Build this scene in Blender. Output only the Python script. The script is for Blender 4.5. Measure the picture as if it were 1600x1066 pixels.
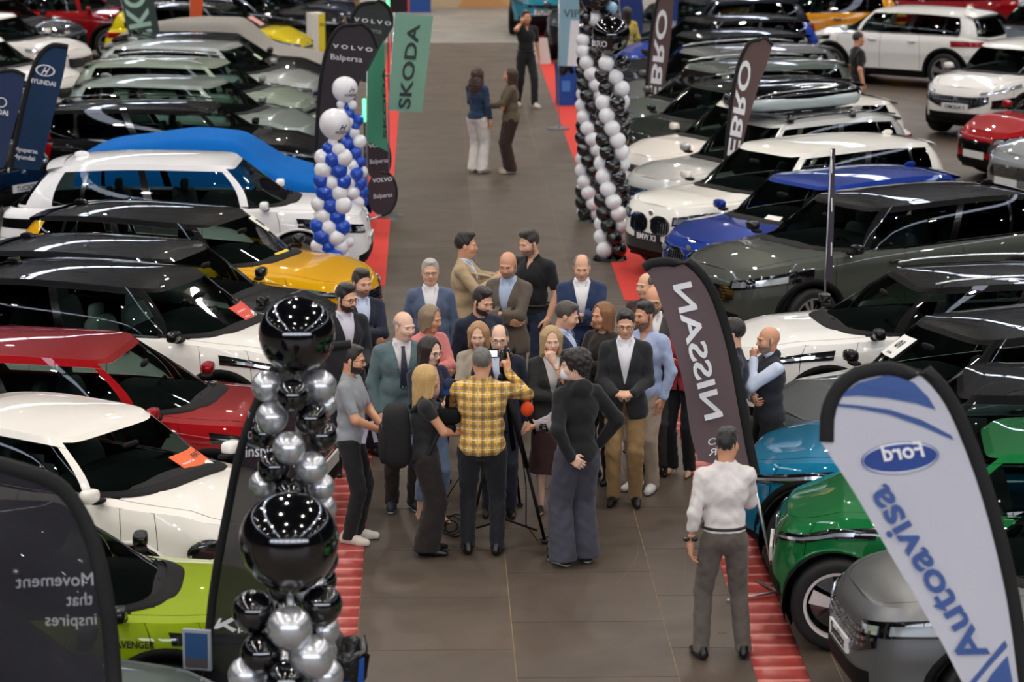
import bpy, math, random
import numpy as np
from mathutils import Vector, Matrix
random.seed(7); np.random.seed(7)
for o in list(bpy.data.objects): bpy.data.objects.remove(o)
S = bpy.context.scene
COL = S.collection
# ------------------------------------------------------------------ camera
FPX, CX, CY, HZ, VPX, CAMH = 4500.0, 800.0, 533.0, -396.0, 667.0, 6.7
TH = math.atan((CY-HZ)/FPX); PSI = math.atan((CX-VPX)/math.hypot(FPX, CY-HZ))
cd = bpy.data.cameras.new('camera'); cam = bpy.data.objects.new('camera', cd); COL.objects.link(cam)
cd.sensor_width = 36; cd.lens = FPX/1600*36; cd.clip_end = 400
cam.location = (0, 0, CAMH); cam.rotation_euler = (math.pi/2-TH, 0, -PSI)
S.camera = cam
cd.dof.use_dof = True; cd.dof.focus_distance = 25.5; cd.dof.aperture_fstop = 2.6
RM = cam.rotation_euler.to_matrix()
def ray(px, py): return RM @ Vector((px-CX, -(py-CY), -FPX))
def G(px, py, z=0.0):
    """world point seen at photo pixel px,py at height z"""
    d = ray(px, py); t = (z-CAMH)/d.z
    return Vector((d.x*t, d.y*t, z))
def PY(px, py, Y):
    """world point seen at a pixel on the upright plane y = Y"""
    d = ray(px, py); t = Y/d.y
    return Vector((d.x*t, Y, CAMH+d.z*t))
def proj(p):
    q = RM.transposed() @ (Vector(p)-cam.location)
    return (CX+FPX*q.x/-q.z, CY-FPX*q.y/-q.z)
# ------------------------------------------------------------------ view, world
S.view_settings.view_transform = 'Standard'; S.view_settings.look = 'None'
S.view_settings.gamma = 1; S.view_settings.use_curve_mapping = False
S.view_settings.exposure = 0.32
w = bpy.data.worlds.new('hall_air'); S.world = w; w.use_nodes = True
w.node_tree.nodes['Background'].inputs[0].default_value = (0.75, 0.80, 0.88, 1)
w.node_tree.nodes['Background'].inputs[1].default_value = 0.12
# ------------------------------------------------------------------ materials
def srgb(c):
    if isinstance(c, str):
        c = [int(c[i:i+2], 16)/255 for i in (0, 2, 4)]
    return tuple((x/12.92 if x <= .04045 else ((x+.055)/1.055)**2.4) for x in c[:3])+(1,)
MATS = {}
def mat(name, col, rough=.5, metal=0, coat=0, bump=0, bscale=60, var=0, vscale=3, sheen=0, emit=None, es=1, sss=0, spec=.5, stretch=None, coatr=.012, ior=None):
    if name in MATS: return MATS[name]
    m = bpy.data.materials.new(name); m.use_nodes = True; MATS[name] = m
    nt = m.node_tree; b = nt.nodes['Principled BSDF']; I = b.inputs
    c = srgb(col); I['Base Color'].default_value = c
    I['Roughness'].default_value = rough; I['Metallic'].default_value = metal
    I['Specular IOR Level'].default_value = spec
    I['Coat Weight'].default_value = coat; I['Coat Roughness'].default_value = coatr
    if ior: I['IOR'].default_value = ior
    if sheen: I['Sheen Weight'].default_value = sheen
    if sss: I['Subsurface Weight'].default_value = sss; I['Subsurface Scale'].default_value = .01; I['Subsurface Radius'].default_value = (1, .35, .2)
    if emit: I['Emission Color'].default_value = srgb(emit); I['Emission Strength'].default_value = es
    tc = None
    if bump or var:
        tc = nt.nodes.new('ShaderNodeTexCoord'); mp = nt.nodes.new('ShaderNodeMapping')
        nt.links.new(tc.outputs['Object'], mp.inputs[0])
        if stretch: mp.inputs['Scale'].default_value = stretch
        src = mp.outputs[0]
    if bump:
        n = nt.nodes.new('ShaderNodeTexNoise'); n.inputs['Scale'].default_value = bscale; n.inputs['Detail'].default_value = 3
        bp = nt.nodes.new('ShaderNodeBump'); bp.inputs['Strength'].default_value = bump; bp.inputs['Distance'].default_value = .01
        nt.links.new(src, n.inputs[0]); nt.links.new(n.outputs[0], bp.inputs['Height']); nt.links.new(bp.outputs[0], I['Normal'])
    if var:
        n = nt.nodes.new('ShaderNodeTexNoise'); n.inputs['Scale'].default_value = vscale; n.inputs['Detail'].default_value = 4
        r = nt.nodes.new('ShaderNodeMapRange'); r.inputs['From Min'].default_value = .3; r.inputs['From Max'].default_value = .7
        r.inputs['To Min'].default_value = 1-var; r.inputs['To Max'].default_value = 1+var
        x = nt.nodes.new('ShaderNodeMix'); x.data_type = 'RGBA'; x.blend_type = 'MULTIPLY'; x.inputs[0].default_value = 1
        x.inputs[6].default_value = c
        nt.links.new(src, n.inputs[0]); nt.links.new(n.outputs[0], r.inputs[0]); nt.links.new(r.outputs[0], x.inputs[7]); nt.links.new(x.outputs[2], I['Base Color'])
    return m
def paint(hexc, metal=.0, rough=.4): return mat('car_paint_'+hexc, hexc, rough, metal, coat=1, spec=.08)
def glass(name, tint, t):
    if name in MATS: return MATS[name]
    m = bpy.data.materials.new(name); m.use_nodes = True; MATS[name] = m
    nt = m.node_tree; nt.nodes.clear()
    o = nt.nodes.new('ShaderNodeOutputMaterial'); mx = nt.nodes.new('ShaderNodeMixShader'); tr = nt.nodes.new('ShaderNodeBsdfTransparent')
    gl = nt.nodes.new('ShaderNodeBsdfGlossy'); gl.inputs['Roughness'].default_value = .015; fr = nt.nodes.new('ShaderNodeFresnel'); fr.inputs[0].default_value = 1.5
    tr.inputs[0].default_value = (tint[0]*t, tint[1]*t, tint[2]*t, 1)
    nt.links.new(fr.outputs[0], mx.inputs[0]); nt.links.new(tr.outputs[0], mx.inputs[1]); nt.links.new(gl.outputs[0], mx.inputs[2]); nt.links.new(mx.outputs[0], o.inputs[0])
    return m
GLASS = glass('windscreen_glass', (.80, 1, .93), .62); PRIV = glass('privacy_glass', (.8, .95, 1), .10)
BLK = mat('gloss_black', '08080a', .12, coat=1); PLAS = mat('black_plastic', '0e0e0f', .6, bump=.05, bscale=300, spec=.15)
RUB = mat('tyre_rubber', '0f0f10', .7); CHR = mat('chrome', 'd8dadd', .12, 1); ALU = mat('alloy', 'b9bcc0', .28, .9)
DARKIN = mat('cabin_lining', '1c1d1f', .8, spec=.2); SEATM = mat('seat_upholstery', '2b2e31', .7, bump=.1, bscale=120); SEATL = mat('pale_seat_upholstery', '9a9c98', .7)
RED_L = mat('tail_lamp_red', '8c0509', .12, coat=1); LENS = mat('lamp_lens', 'c9d2da', .1, .7, coat=1); PLATE = mat('number_plate', 'dfe0df', .4)
PLATE_D = mat('dark_plate', '16181c', .4); TXTD = mat('lettering_dark', '111114', .5); TXTW = mat('lettering_white', 'e8e8ea', .6)
SLATM = mat('grille_slat', '2a2c2f', .25, .8)
# ------------------------------------------------------------------ mesh helpers
def mk(name, V, F, m=None, parent=None, smooth=True, fm=None, link=True, kind=None):
    """F: (n,4)/(n,3) int array or list of polygons"""
    me = bpy.data.meshes.new(name)
    V = np.asarray(V, dtype=np.float32)
    if isinstance(F, np.ndarray):
        n, k = F.shape
        me.vertices.add(len(V)); me.vertices.foreach_set('co', V.ravel())
        me.loops.add(n*k); me.loops.foreach_set('vertex_index', F.astype(np.int32).ravel())
        me.polygons.add(n); me.polygons.foreach_set('loop_start', np.arange(0, n*k, k, dtype=np.int32))
        me.update(calc_edges=True)
    else:
        me.from_pydata(V.tolist(), [], [list(f) for f in F])
    for q in (m if isinstance(m, (list, tuple)) else [m]):
        if q: me.materials.append(q)
    if fm is not None: me.polygons.foreach_set('material_index', np.asarray(fm, dtype=np.int32))
    if smooth: me.polygons.foreach_set('use_smooth', np.ones(len(me.polygons), dtype=bool))
    o = bpy.data.objects.new(name, me)
    if link: COL.objects.link(o)
    if parent is not None: o.parent = parent
    if kind: o['kind'] = kind
    return o
def tag(o, label=None, cat=None, group=None, kind=None):
    if label: o['label'] = label
    if cat: o['category'] = cat
    if group: o['group'] = group
    if kind: o['kind'] = kind
    return o
def thing(name, label, cat, loc=(0, 0, 0), rz=0, group=None):
    o = bpy.data.objects.new(name, None); COL.objects.link(o); o.empty_display_size = .2
    o.location = loc; o.rotation_euler = (0, 0, rz)
    return tag(o, label, cat, group)
def share(src, name, parent, M=None):
    o = bpy.data.objects.new(name, src if isinstance(src, bpy.types.Mesh) else src.data); COL.objects.link(o); o.parent = parent
    if M is not None: o.matrix_local = M
    return o
def gridF(nu, nv, closed=False):
    """faces of a (nu x nv) vertex grid, index = i*nv + j"""
    I = np.arange(nu if closed else nu-1); J = np.arange(nv-1)
    i, j = np.meshgrid(I, J, indexing='ij'); i = i.ravel(); j = j.ravel(); i2 = (i+1) % nu
    return np.stack([i*nv+j, i2*nv+j, i2*nv+j+1, i*nv+j+1], 1)
class MB:
    def __init__(s): s.V = []; s.F = []; s.n = 0
    def add(s, V, F):
        V = np.asarray(V, float); s.V.append(V); s.F += [tuple(int(a)+s.n for a in f) for f in F]; s.n += len(V); return s
    def box(s, x0, x1, y0, y1, z0, z1, M=None):
        V = np.array([(x, y, z) for x in (x0, x1) for y in (y0, y1) for z in (z0, z1)], float)
        if M is not None: V = np.array([tuple(M @ Vector(v)) for v in V])
        return s.add(V, [(0, 1, 3, 2), (4, 6, 7, 5), (0, 4, 5, 1), (2, 3, 7, 6), (0, 2, 6, 4), (1, 5, 7, 3)])
    def tube(s, pts, r, n=8, caps=True):
        pts = [Vector(p) for p in pts]; V = []; F = []
        if not hasattr(r, '__len__'): r = [r]*len(pts)
        up = None
        for i, p in enumerate(pts):
            d = (pts[min(i+1, len(pts)-1)]-pts[max(i-1, 0)]).normalized()
            if up is None: up = d.orthogonal().normalized()
            up = (up-d*up.dot(d)); up = up.normalized() if up.length > 1e-6 else d.orthogonal().normalized()
            sd = d.cross(up)
            for k in range(n):
                a = 2*math.pi*k/n; V.append(tuple(p+(up*math.cos(a)+sd*math.sin(a))*r[i]))
        for i in range(len(pts)-1):
            for k in range(n):
                F.append((i*n+k, i*n+(k+1) % n, (i+1)*n+(k+1) % n, (i+1)*n+k))
        if caps: F.append(tuple(range(n))[::-1]); F.append(tuple((len(pts)-1)*n+k for k in range(n)))
        return s.add(V, F)
    def ball(s, c, r, nu=12, nv=8, e=1.0, M=None):
        """superellipsoid; e<1 boxier"""
        if not hasattr(r, '__len__'): r = (r, r, r)
        V = []; 
        def sg(a, p): return math.copysign(abs(a)**p, a)
        for j in range(nv+1):
            ph = -math.pi/2+math.pi*j/nv
            for i in range(nu):
                th = 2*math.pi*i/nu
                v = Vector((r[0]*sg(math.cos(ph), e)*sg(math.cos(th), e), r[1]*sg(math.cos(ph), e)*sg(math.sin(th), e), r[2]*sg(math.sin(ph), e)))
                if M is not None: v = M @ v
                V.append((v.x+c[0], v.y+c[1], v.z+c[2]))
        F = []
        for j in range(nv):
            for i in range(nu):
                F.append((j*nu+i, j*nu+(i+1) % nu, (j+1)*nu+(i+1) % nu, (j+1)*nu+i))
        return s.add(V, F)
    def lathe(s, prof, n=24, axis='z', c=(0, 0, 0)):
        V = []; F = []; m = len(prof)
        for k in range(n):
            a = 2*math.pi*k/n
            for (r, h) in prof:
                x, y = r*math.cos(a), r*math.sin(a)
                V.append((x+c[0], y+c[1], h+c[2]) if axis == 'z' else (x+c[0], h+c[1], y+c[2]))
        for k in range(n):
            for j in range(m-1):
                F.append((k*m+j, ((k+1) % n)*m+j, ((k+1) % n)*m+j+1, k*m+j+1))
        return s.add(V, F)
    def build(s, name, m, parent=None, smooth=False, kind=None):
        o = mk(name, np.concatenate(s.V), s.F, m, parent, smooth, kind=kind); return o
def autosmooth(o, ang=35):
    me = o.data
    me.polygons.foreach_set('use_smooth', np.ones(len(me.polygons), dtype=bool))
    try: me.set_sharp_from_angle(angle=math.radians(ang))
    except Exception: pass
    return o
def pchip(xs, ys):
    xs = np.asarray(xs, float); ys = np.asarray(ys, float); h = np.diff(xs); d = np.diff(ys)/h
    m = np.zeros(len(xs)); m[0] = d[0]; m[-1] = d[-1]
    for i in range(1, len(xs)-1):
        m[i] = 0 if d[i-1]*d[i] <= 0 else 2*d[i-1]*d[i]/(d[i-1]+d[i])
    def f(x):
        x = np.clip(x, xs[0], xs[-1]); i = np.clip(np.searchsorted(xs, x)-1, 0, len(h)-1); t = (x-xs[i])/h[i]
        return (2*t**3-3*t**2+1)*ys[i]+(t**3-2*t**2+t)*h[i]*m[i]+(-2*t**3+3*t**2)*ys[i+1]+(t**3-t**2)*h[i]*m[i+1]
    return f
_fonts = {}
def text_mesh(txt, bold=False, shear=0, extrude=0):
    """flat mesh of a word, unit cap height about .7; returns V (n,2), polys, width"""
    key = (txt, bold, shear)
    if key in _fonts: return _fonts[key]
    c = bpy.data.curves.new('lettering', 'FONT'); c.body = txt; c.size = 1; c.shear = shear; c.resolution_u = 3; c.offset = .022 if bold else 0
    o = bpy.data.objects.new('lettering', c); COL.objects.link(o)
    bpy.context.view_layer.update()
    dg = bpy.context.evaluated_depsgraph_get(); me = bpy.data.meshes.new_from_object(o.evaluated_get(dg))
    V = np.array([v.co[:] for v in me.vertices])[:, :2]; F = [tuple(p.vertices) for p in me.polygons]
    bpy.data.objects.remove(o); bpy.data.meshes.remove(me)
    V = V-np.array([V[:, 0].min(), 0]); _fonts[key] = (V, F, V[:, 0].max())
    return _fonts[key]
def text_map(name, txt, fn, width, m, parent=None, bold=False, shear=0):
    """fn maps (u,v) arrays -> world xyz; u runs 0..width"""
    V, F, W = text_mesh(txt, bold, shear); k = width/W
    P = np.array([fn(u*k, v*k) for u, v in V])
    return mk(name, P, F, m, parent, smooth=False)
# ------------------------------------------------------------------ hall shell, lamps, floor
CEIL = 11.5
ceil_m = mat('hall_ceiling_metal', '0d0e11', .9)
wall_m = mat('hall_wall', '191a1c', .8, var=.2, vscale=.3)
def slab(name, x0, x1, y0, y1, z0, z1, m, kind='structure'):
    o = MB().box(x0, x1, y0, y1, z0, z1).build(name, m); o['kind'] = kind; return o
slab('ceiling', -34, 36, -12, 124, CEIL, CEIL+.2, ceil_m)
slab('wall_left', -34.3, -34, -12, 124, -.05, CEIL, wall_m); slab('wall_right', 36, 36.3, -12, 124, -.05, CEIL, wall_m)
slab('wall_back', -34, 36, 124, 124.3, -.05, CEIL, wall_m); slab('wall_front', -34, 36, -12.3, -12, -.05, CEIL, wall_m)
# daylight windows high in the wall behind the camera
day_m = mat('daylight_pane', 'ffffff', .5, emit='e8eefc', es=7.5)
for i in range(8):
    x = -26+i*7.0; wf = MB().box(x-.08, x+6.6, -11.98, -11.86, 6.2, 10.4); wo = wf.build('window_%d' % (i+1), tr_m if 'tr_m' in globals() else mat('truss_steel', '15171a', .6)); wo['kind'] = 'structure'
    for j in range(4):
        for k in range(3):
            MB().box(x+.06+j*1.62, x+.06+j*1.62+1.52, -11.86, -11.84, 6.28+k*1.38, 6.28+k*1.38+1.28).build('pane', day_m, wo)
# roof trusses (seen mirrored in glass and paint)
tr_m = mat('truss_steel', '15171a', .6)
for i, y in enumerate(range(-4, 118, 9)):
    b = MB(); 
    for x in range(-34, 36, 3):
        b.box(x, x+3, y-.05, y+.05, CEIL-1.3, CEIL-1.2); b.tube([(x, y, CEIL-.1), (x+1.5, y, CEIL-1.25), (x+3, y, CEIL-.1)], .05, 4)
    o = b.build('roof_truss', tr_m); tag(o, kind='structure')
# skylight strips: the hall's long roof lights
sky_m = mat('skylight_panel', 'ffffff', .5, emit='dfe9ff', es=5)
SK = []
for x in (-22, -9, 11, 24):
    o = MB().box(x-.3, x+.3, -6, 118, CEIL-.06, CEIL-.02).build('trim_skylight', sky_m); o['kind'] = 'structure'
# high bay lamps
lamp_m = mat('lamp_glow', 'ffffff', .5, emit='fff7ec', es=620)
shade_m = mat('lamp_shade', '060607', 1.0, spec=0)
sh = MB().lathe([(.06, .42), (.10, .40), (.14, .25), (.30, .0), (.29, .0), (.12, .24), (.0, .25)], 14).build('lamp_shade', shade_m)
gl = MB().lathe([(0, .13), (.125, .13)], 14).build('lamp_bulb', lamp_m)
lampmeshes = (sh.data, gl.data); rd = MB().box(-.02, .02, -.02, .02, .40, 1.92).build('hanging_rod', shade_m); rodm = rd.data
for q_ in (sh, gl, rd): bpy.data.objects.remove(q_)
k = 0
for yi, y in enumerate(np.arange(-3, 118, 4.5)):
    for xi, x in enumerate(np.arange(-25.5, 30, 5.7)):
        k += 1
        t = thing('high_bay_lamp', 'round high-bay lamp hanging from the hall roof above the frame', 'lamp', (x+(yi % 2)*1.3, y, CEIL-1.9), 0, 'high-bay lamps under the roof')
        share(lampmeshes[0], 'lamp_shade', t); share(lampmeshes[1], 'lamp_bulb', t); share(rodm, 'hanging_rod', t)
# base floor
def floor_mat(name, c1, c2, rough):
    m = mat(name, c1, rough); nt = m.node_tree; b = nt.nodes['Principled BSDF']
    g = nt.nodes.new('ShaderNodeNewGeometry'); oi = nt.nodes.new('ShaderNodeObjectInfo')
    n = nt.nodes.new('ShaderNodeTexNoise'); n.inputs['Scale'].default_value = .9; n.inputs['Detail'].default_value = 6; n.inputs['Distortion'].default_value = 1.2
    mp = nt.nodes.new('ShaderNodeMapping'); mp.inputs['Scale'].default_value = (1, .35, 1)
    n2 = nt.nodes.new('ShaderNodeTexNoise'); n2.inputs['Scale'].default_value = 260; n2.inputs['Detail'].default_value = 2
    cr = nt.nodes.new('ShaderNodeMapRange'); cr.inputs['From Min'].default_value = .35; cr.inputs['From Max'].default_value = .65
    x = nt.nodes.new('ShaderNodeMix'); x.data_type = 'RGBA'; x.inputs[6].default_value = srgb(c1); x.inputs[7].default_value = srgb(c2)
    nt.links.new(g.outputs['Position'], n.inputs[0]); nt.links.new(n.outputs[0], cr.inputs[0]); nt.links.new(cr.outputs[0], x.inputs[0])
    mr = nt.nodes.new('ShaderNodeMapRange'); mr.inputs['To Min'].default_value = .93; mr.inputs['To Max'].default_value = 1.07
    nt.links.new(oi.outputs['Random'], mr.inputs[0])
    y = nt.nodes.new('ShaderNodeMix'); y.data_type = 'RGBA'; y.blend_type = 'MULTIPLY'; y.inputs[0].default_value = 1
    nt.links.new(x.outputs[2], y.inputs[6]); nt.links.new(mr.outputs[0], y.inputs[7])
    nt.links.new(g.outputs['Position'], mp.inputs[0]); nt.links.new(mp.outputs[0], n2.inputs[0])
    y2 = nt.nodes.new('ShaderNodeMix'); y2.data_type = 'RGBA'; y2.blend_type = 'MULTIPLY'; y2.inputs[0].default_value = 1
    m2 = nt.nodes.new('ShaderNodeMapRange'); m2.inputs['To Min'].default_value = .86; m2.inputs['To Max'].default_value = 1.14
    nt.links.new(n2.outputs[0], m2.inputs[0]); nt.links.new(y.outputs[2], y2.inputs[6]); nt.links.new(m2.outputs[0], y2.inputs[7])
    nt.links.new(y2.outputs[2], b.inputs['Base Color'])
    rr = nt.nodes.new('ShaderNodeMapRange'); rr.inputs['To Min'].default_value = rough-.1; rr.inputs['To Max'].default_value = rough+.12
    nt.links.new(n.outputs[0], rr.inputs[0]); nt.links.new(rr.outputs[0], b.inputs['Roughness'])
    return m
panel_m = floor_mat('brown_floor_board', '5c5046', '50463d', .42)
joint_m = mat('floor_joint', '9c8668', .8); conc = floor_mat('concrete_floor', '8c8780', '7d7a75', .5)
fl = slab('floor', -34, 36, -12, 124, -.2, -.012, panel_m)
slab('trim_1', G(1063, 1066).x-1.19*4, G(1063, 1066).x+1.19*3, G(900, 932).y-4.4*(G(900, 932).y-G(900, 1014).y), G(800, 67).y-1.5, -.011, -.005, joint_m)
FAR = G(800, 67).y
slab('floor_far', -34, 36, FAR, 124, -.011, -.001, conc)
bw, bl = G(1063, 1066).x-G(808, 1066).x, G(900, 932).y-G(900, 1014).y
pb = MB().box(-bw/2+.004, bw/2-.004, -bl/2+.004, bl/2-.004, -.012, 0).build('floor_panel', panel_m); pm = pb.data; bpy.data.objects.remove(pb)
# columns share the joint seen at photo x=1063,y=1066
X0 = G(1063, 1066).x
for c in range(-4, 3):
    off = (c % 2)*bl*.5
    for r in range(40):
        yy = G(900, 932).y - 5*bl + r*bl + off + bl/2
        if yy > FAR-bl*.5: continue
        share(pm, 'floor_panel', fl, Matrix.Translation((X0+bw*(c+.5), yy, 0)))
# red carpets: four runs
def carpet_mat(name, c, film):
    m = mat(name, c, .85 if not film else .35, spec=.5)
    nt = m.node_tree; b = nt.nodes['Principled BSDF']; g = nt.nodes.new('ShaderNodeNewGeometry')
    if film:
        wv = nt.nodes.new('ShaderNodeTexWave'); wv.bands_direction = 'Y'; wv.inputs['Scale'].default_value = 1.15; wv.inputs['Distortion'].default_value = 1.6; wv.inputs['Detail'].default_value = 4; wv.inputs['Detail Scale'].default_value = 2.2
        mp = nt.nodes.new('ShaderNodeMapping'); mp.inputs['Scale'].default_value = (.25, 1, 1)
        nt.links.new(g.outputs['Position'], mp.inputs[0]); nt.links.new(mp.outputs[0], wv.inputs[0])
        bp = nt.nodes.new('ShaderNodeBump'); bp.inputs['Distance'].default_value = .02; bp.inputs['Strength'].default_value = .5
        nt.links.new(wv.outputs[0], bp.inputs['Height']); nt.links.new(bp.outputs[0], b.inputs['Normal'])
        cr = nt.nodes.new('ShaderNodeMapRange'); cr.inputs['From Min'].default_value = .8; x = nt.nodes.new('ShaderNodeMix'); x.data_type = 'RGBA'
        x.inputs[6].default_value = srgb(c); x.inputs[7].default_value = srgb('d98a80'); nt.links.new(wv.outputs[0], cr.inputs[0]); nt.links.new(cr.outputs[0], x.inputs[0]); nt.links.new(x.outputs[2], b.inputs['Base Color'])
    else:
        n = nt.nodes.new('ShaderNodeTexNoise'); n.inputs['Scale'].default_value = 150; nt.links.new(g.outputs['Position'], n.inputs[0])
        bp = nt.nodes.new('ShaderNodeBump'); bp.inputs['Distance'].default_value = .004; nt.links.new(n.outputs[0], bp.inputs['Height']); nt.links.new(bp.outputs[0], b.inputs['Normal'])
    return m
def carpet(label, quad, film):
    P = [G(*p) for p in quad]; nx, ny = 5, 60 if film else 12
    V = []
    for lay in (0, 1):
        for j in range(ny+1):
            for i in range(nx+1):
                u, v = i/nx, j/ny
                p = (P[0]*(1-u)+P[1]*u)*(1-v)+(P[3]*(1-u)+P[2]*u)*v
                z = .001 if lay == 0 else .007+(.004*max(0, math.sin(v*ny*1.3+math.sin(i*1.7+j)))**3 if film and 0 < i else 0)
                V.append((p.x, p.y, z))
    F = gridF(ny+1, nx+1); n = (nx+1)*(ny+1)
    F2 = [tuple(f+n) for f in F]
    def e(a, b): F2.append((a, b, b+n, a+n))
    for j in range(ny): e(j*(nx+1), (j+1)*(nx+1)); e((j+1)*(nx+1)+nx, j*(nx+1)+nx)
    for i in range(nx): e(i+1, i); e(ny*(nx+1)+i, ny*(nx+1)+i+1)
    o = mk('red_carpet', V, F2, carpet_mat('carpet_film' if film else 'carpet_red', 'a8433f' if film else 'd0362c', film), smooth=film)
    return tag(o, label, 'carpet')
carpet('bright red carpet runner left of the aisle, beside the green flags', [(552, 447), (602, 447), (632, 60), (609, 60)], False)
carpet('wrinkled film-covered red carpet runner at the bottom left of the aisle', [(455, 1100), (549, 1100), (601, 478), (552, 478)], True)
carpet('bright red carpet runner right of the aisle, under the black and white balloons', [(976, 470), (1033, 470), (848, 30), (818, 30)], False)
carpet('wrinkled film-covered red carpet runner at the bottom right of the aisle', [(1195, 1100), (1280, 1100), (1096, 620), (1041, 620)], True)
# ------------------------------------------------------------------ wheels
def wheel_proto(style):
    R, Wd = .34, .22     # unit wheel, scaled per car
    ty = MB().lathe([(.245, -.10), (.30, -.112), (.328, -.10), (.34, -.07), (.34, .07), (.328, .10), (.30, .112), (.245, .10)], 36, 'y').build('wheel', RUB, smooth=True)
    r = MB(); rm = [ALU]
    # dish (dark) + rim ring + spokes on the +y side
    r.lathe([(.0, .02), (.20, .0), (.235, .05)], 28, 'y'); nd = len(r.F)
    r.lathe([(.222, .06), (.226, .098), (.246, .104), (.252, .09)], 36, 'y'); 
    def spoke(a, w0, w1, r0=.03, r1=.232, y0=.085, y1=.095, sk=0):
        ca, sa = math.cos(a), math.sin(a); V = []
        for (rr, ww, yy, aa) in ((r0, w0, y0, 0), (r1, w1, y1, sk)):
            c2, s2 = math.cos(a+aa), math.sin(a+aa)
            for sgn in (-1, 1):
                for dy in (0, -.03):
                    V.append((rr*c2-sgn*ww*s2, yy+dy, rr*s2+sgn*ww*c2))
        r.add(V, [(0, 2, 6, 4), (0, 4, 5, 1), (2, 3, 7, 6), (4, 6, 7, 5)])
    if style == 'five':
        for k in range(5):
            for d in (-.16, .16): spoke(2*math.pi*k/5+d*.5, .012, .016, sk=d*.6)
    elif style == 'ten':
        for k in range(10): spoke(2*math.pi*k/10, .010, .014)
    elif style == 'turbine':
        for k in range(5): spoke(2*math.pi*k/5, .022, .055, sk=.22)
    elif style == 'aero':
        for k in range(4): spoke(2*math.pi*k/4+.5, .03, .085, sk=.1)
    elif style == 'petal':
        for k in range(3): spoke(2*math.pi*k/3+.35, .034, .05, r0=.06, r1=.205, y0=.10, y1=.115)
    r.lathe([(0, .1), (.03, .098), (.035, .07)], 12, 'y')
    fm = [1]*nd+[0]*(len(r.F)-nd)
    rim = mk('rim', np.concatenate(r.V), r.F, [ALU, BLK] if style != 'petal' else [mat('pale_rim', 'd9cfd0', .3), BLK], None, False, fm)
    d = (ty.data, rim.data)
    for o in (ty, rim): bpy.data.objects.remove(o)
    return d
WH = {s: wheel_proto(s) for s in ('five', 'ten', 'turbine', 'aero', 'petal')}
# seats, wheel, dash
def _seat(nm, m):
    b = MB(); b.ball((0, 0, .20), (.27, .26, .10), 12, 6, .5); b.ball((-.27, 0, .50), (.10, .25, .33), 12, 8, .5, Matrix.Rotation(-.22, 3, 'Y')); b.ball((-.36, 0, .86), (.05, .13, .08), 10, 6, .6)
    o = b.build(nm, m, smooth=True); d = o.data; bpy.data.objects.remove(o); return d
SEAT = {0: _seat('seat', SEATM), 1: _seat('seat', SEATL)}
_b = MB(); _b.tube([(0, .18*math.cos(a), .18*math.sin(a)) for a in np.linspace(0, 2*math.pi, 19)], .014, 6, False); _b.tube([(0, -.17, 0), (.04, 0, 0), (0, .17, 0)], .018, 6); _b.tube([(.04, 0, 0), (0, 0, -.17)], .015, 5)
_o = _b.build('steering_wheel', PLAS, smooth=True); STW = _o.data; bpy.data.objects.remove(_o)

def sgnpow(a, p): return np.sign(a)*np.abs(a)**p
PF = .25
class Body:
    """rounded-rectangle rings stacked in height; s in [-1,1] (|s|=0 nose centre, .5 mid side, 1 tail centre), v in [0,1]"""
    def __init__(b, L, W, zb, zs, xf, xr, wv, nf, nr, bulge=0):
        b.L, b.W, b.zb, b.zs, b.xf, b.xr, b.wv, b.nf, b.nr = L, W, zb, zs, xf, xr, wv, nf, nr
    def P(b, s, v, off=0):
        s = np.asarray(s, float); v = np.asarray(v, float); s, v = np.broadcast_arrays(s, v)
        p = b._P(s, v)
        if off:
            e = 2e-3
            ds = b._P(s+e, v)-b._P(s-e, v); dv = b._P(s, np.clip(v+.01, 0, 1))-b._P(s, np.clip(v-.01, 0, 1))
            n = np.cross(ds, dv); n /= np.maximum(np.linalg.norm(n, axis=-1, keepdims=True), 1e-9)
            # outward: dot with radial
            c = p.copy(); c[..., 2] = 0; c[..., 0] *= .6
            sg = np.where((n*c).sum(-1, keepdims=True) < 0, -1, 1)
            p = p+n*sg*np.asarray(off)[..., None] if np.ndim(off) else p+n*sg*off
        return p
    def _P(b, s, v):
        side = np.where(s < 0, -1.0, 1.0); a = np.abs(s); a = np.where(a > 1, 2-a, a)
        front = a <= .5
        p = np.where(front, a*2, (1-a)*2)
        n = np.where(front, b.nf(v), b.nr(v))
        yend = .9; xa0 = (1-yend**n)**(1/n)
        y1 = np.minimum(p/PF*yend, yend); x1 = (1-y1**n)**(1/n)
        x2 = xa0*(1-(p-PF)/(1-PF)); x2 = np.clip(x2, 0, 1); y2 = (1-x2**n)**(1/n)
        isf = p < PF
        xx = np.where(isf, x1, x2); yy = np.where(isf, y1, y2)
        xf, xr = b.xf(v), b.xr(v)
        xm = 0*(xf+xr)/2
        x = np.where(front, xm+xx*(xf-xm), xm-xx*(xm-xr))
        y = yy*b.W/2*b.wv(v)*side
        zt = b.zs(x)
        z = b.zb(x)+v*(zt-b.zb(x))
        return np.stack([x, y, z], -1)
    def sx(b, x, v=.6):
        """|s| of a side point at x"""
        x = float(x); n = float(b.nf(np.array(v)) if x >= 0 else b.nr(np.array(v))); xa0 = (1-.9**n)**(1/n); e = float(b.xf(np.array(v)) if x >= 0 else -b.xr(np.array(v)))
        q = abs(x)/e
        if q >= xa0: 
            p = PF*((1-min(q, 1)**n)**(1/n))/.9
        else: p = PF+(1-PF)*(1-q/xa0)
        return p/2 if x >= 0 else 1-p/2
    def vz(b, x, z): return float((z-b.zb(np.array(x)))/(b.zs(np.array(x))-b.zb(np.array(x))))
def sy(yn): return yn/.9*PF/2          # |s| of a nose point at y/w
def C0(v): return lambda a: np.full(np.shape(a), float(v))

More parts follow.
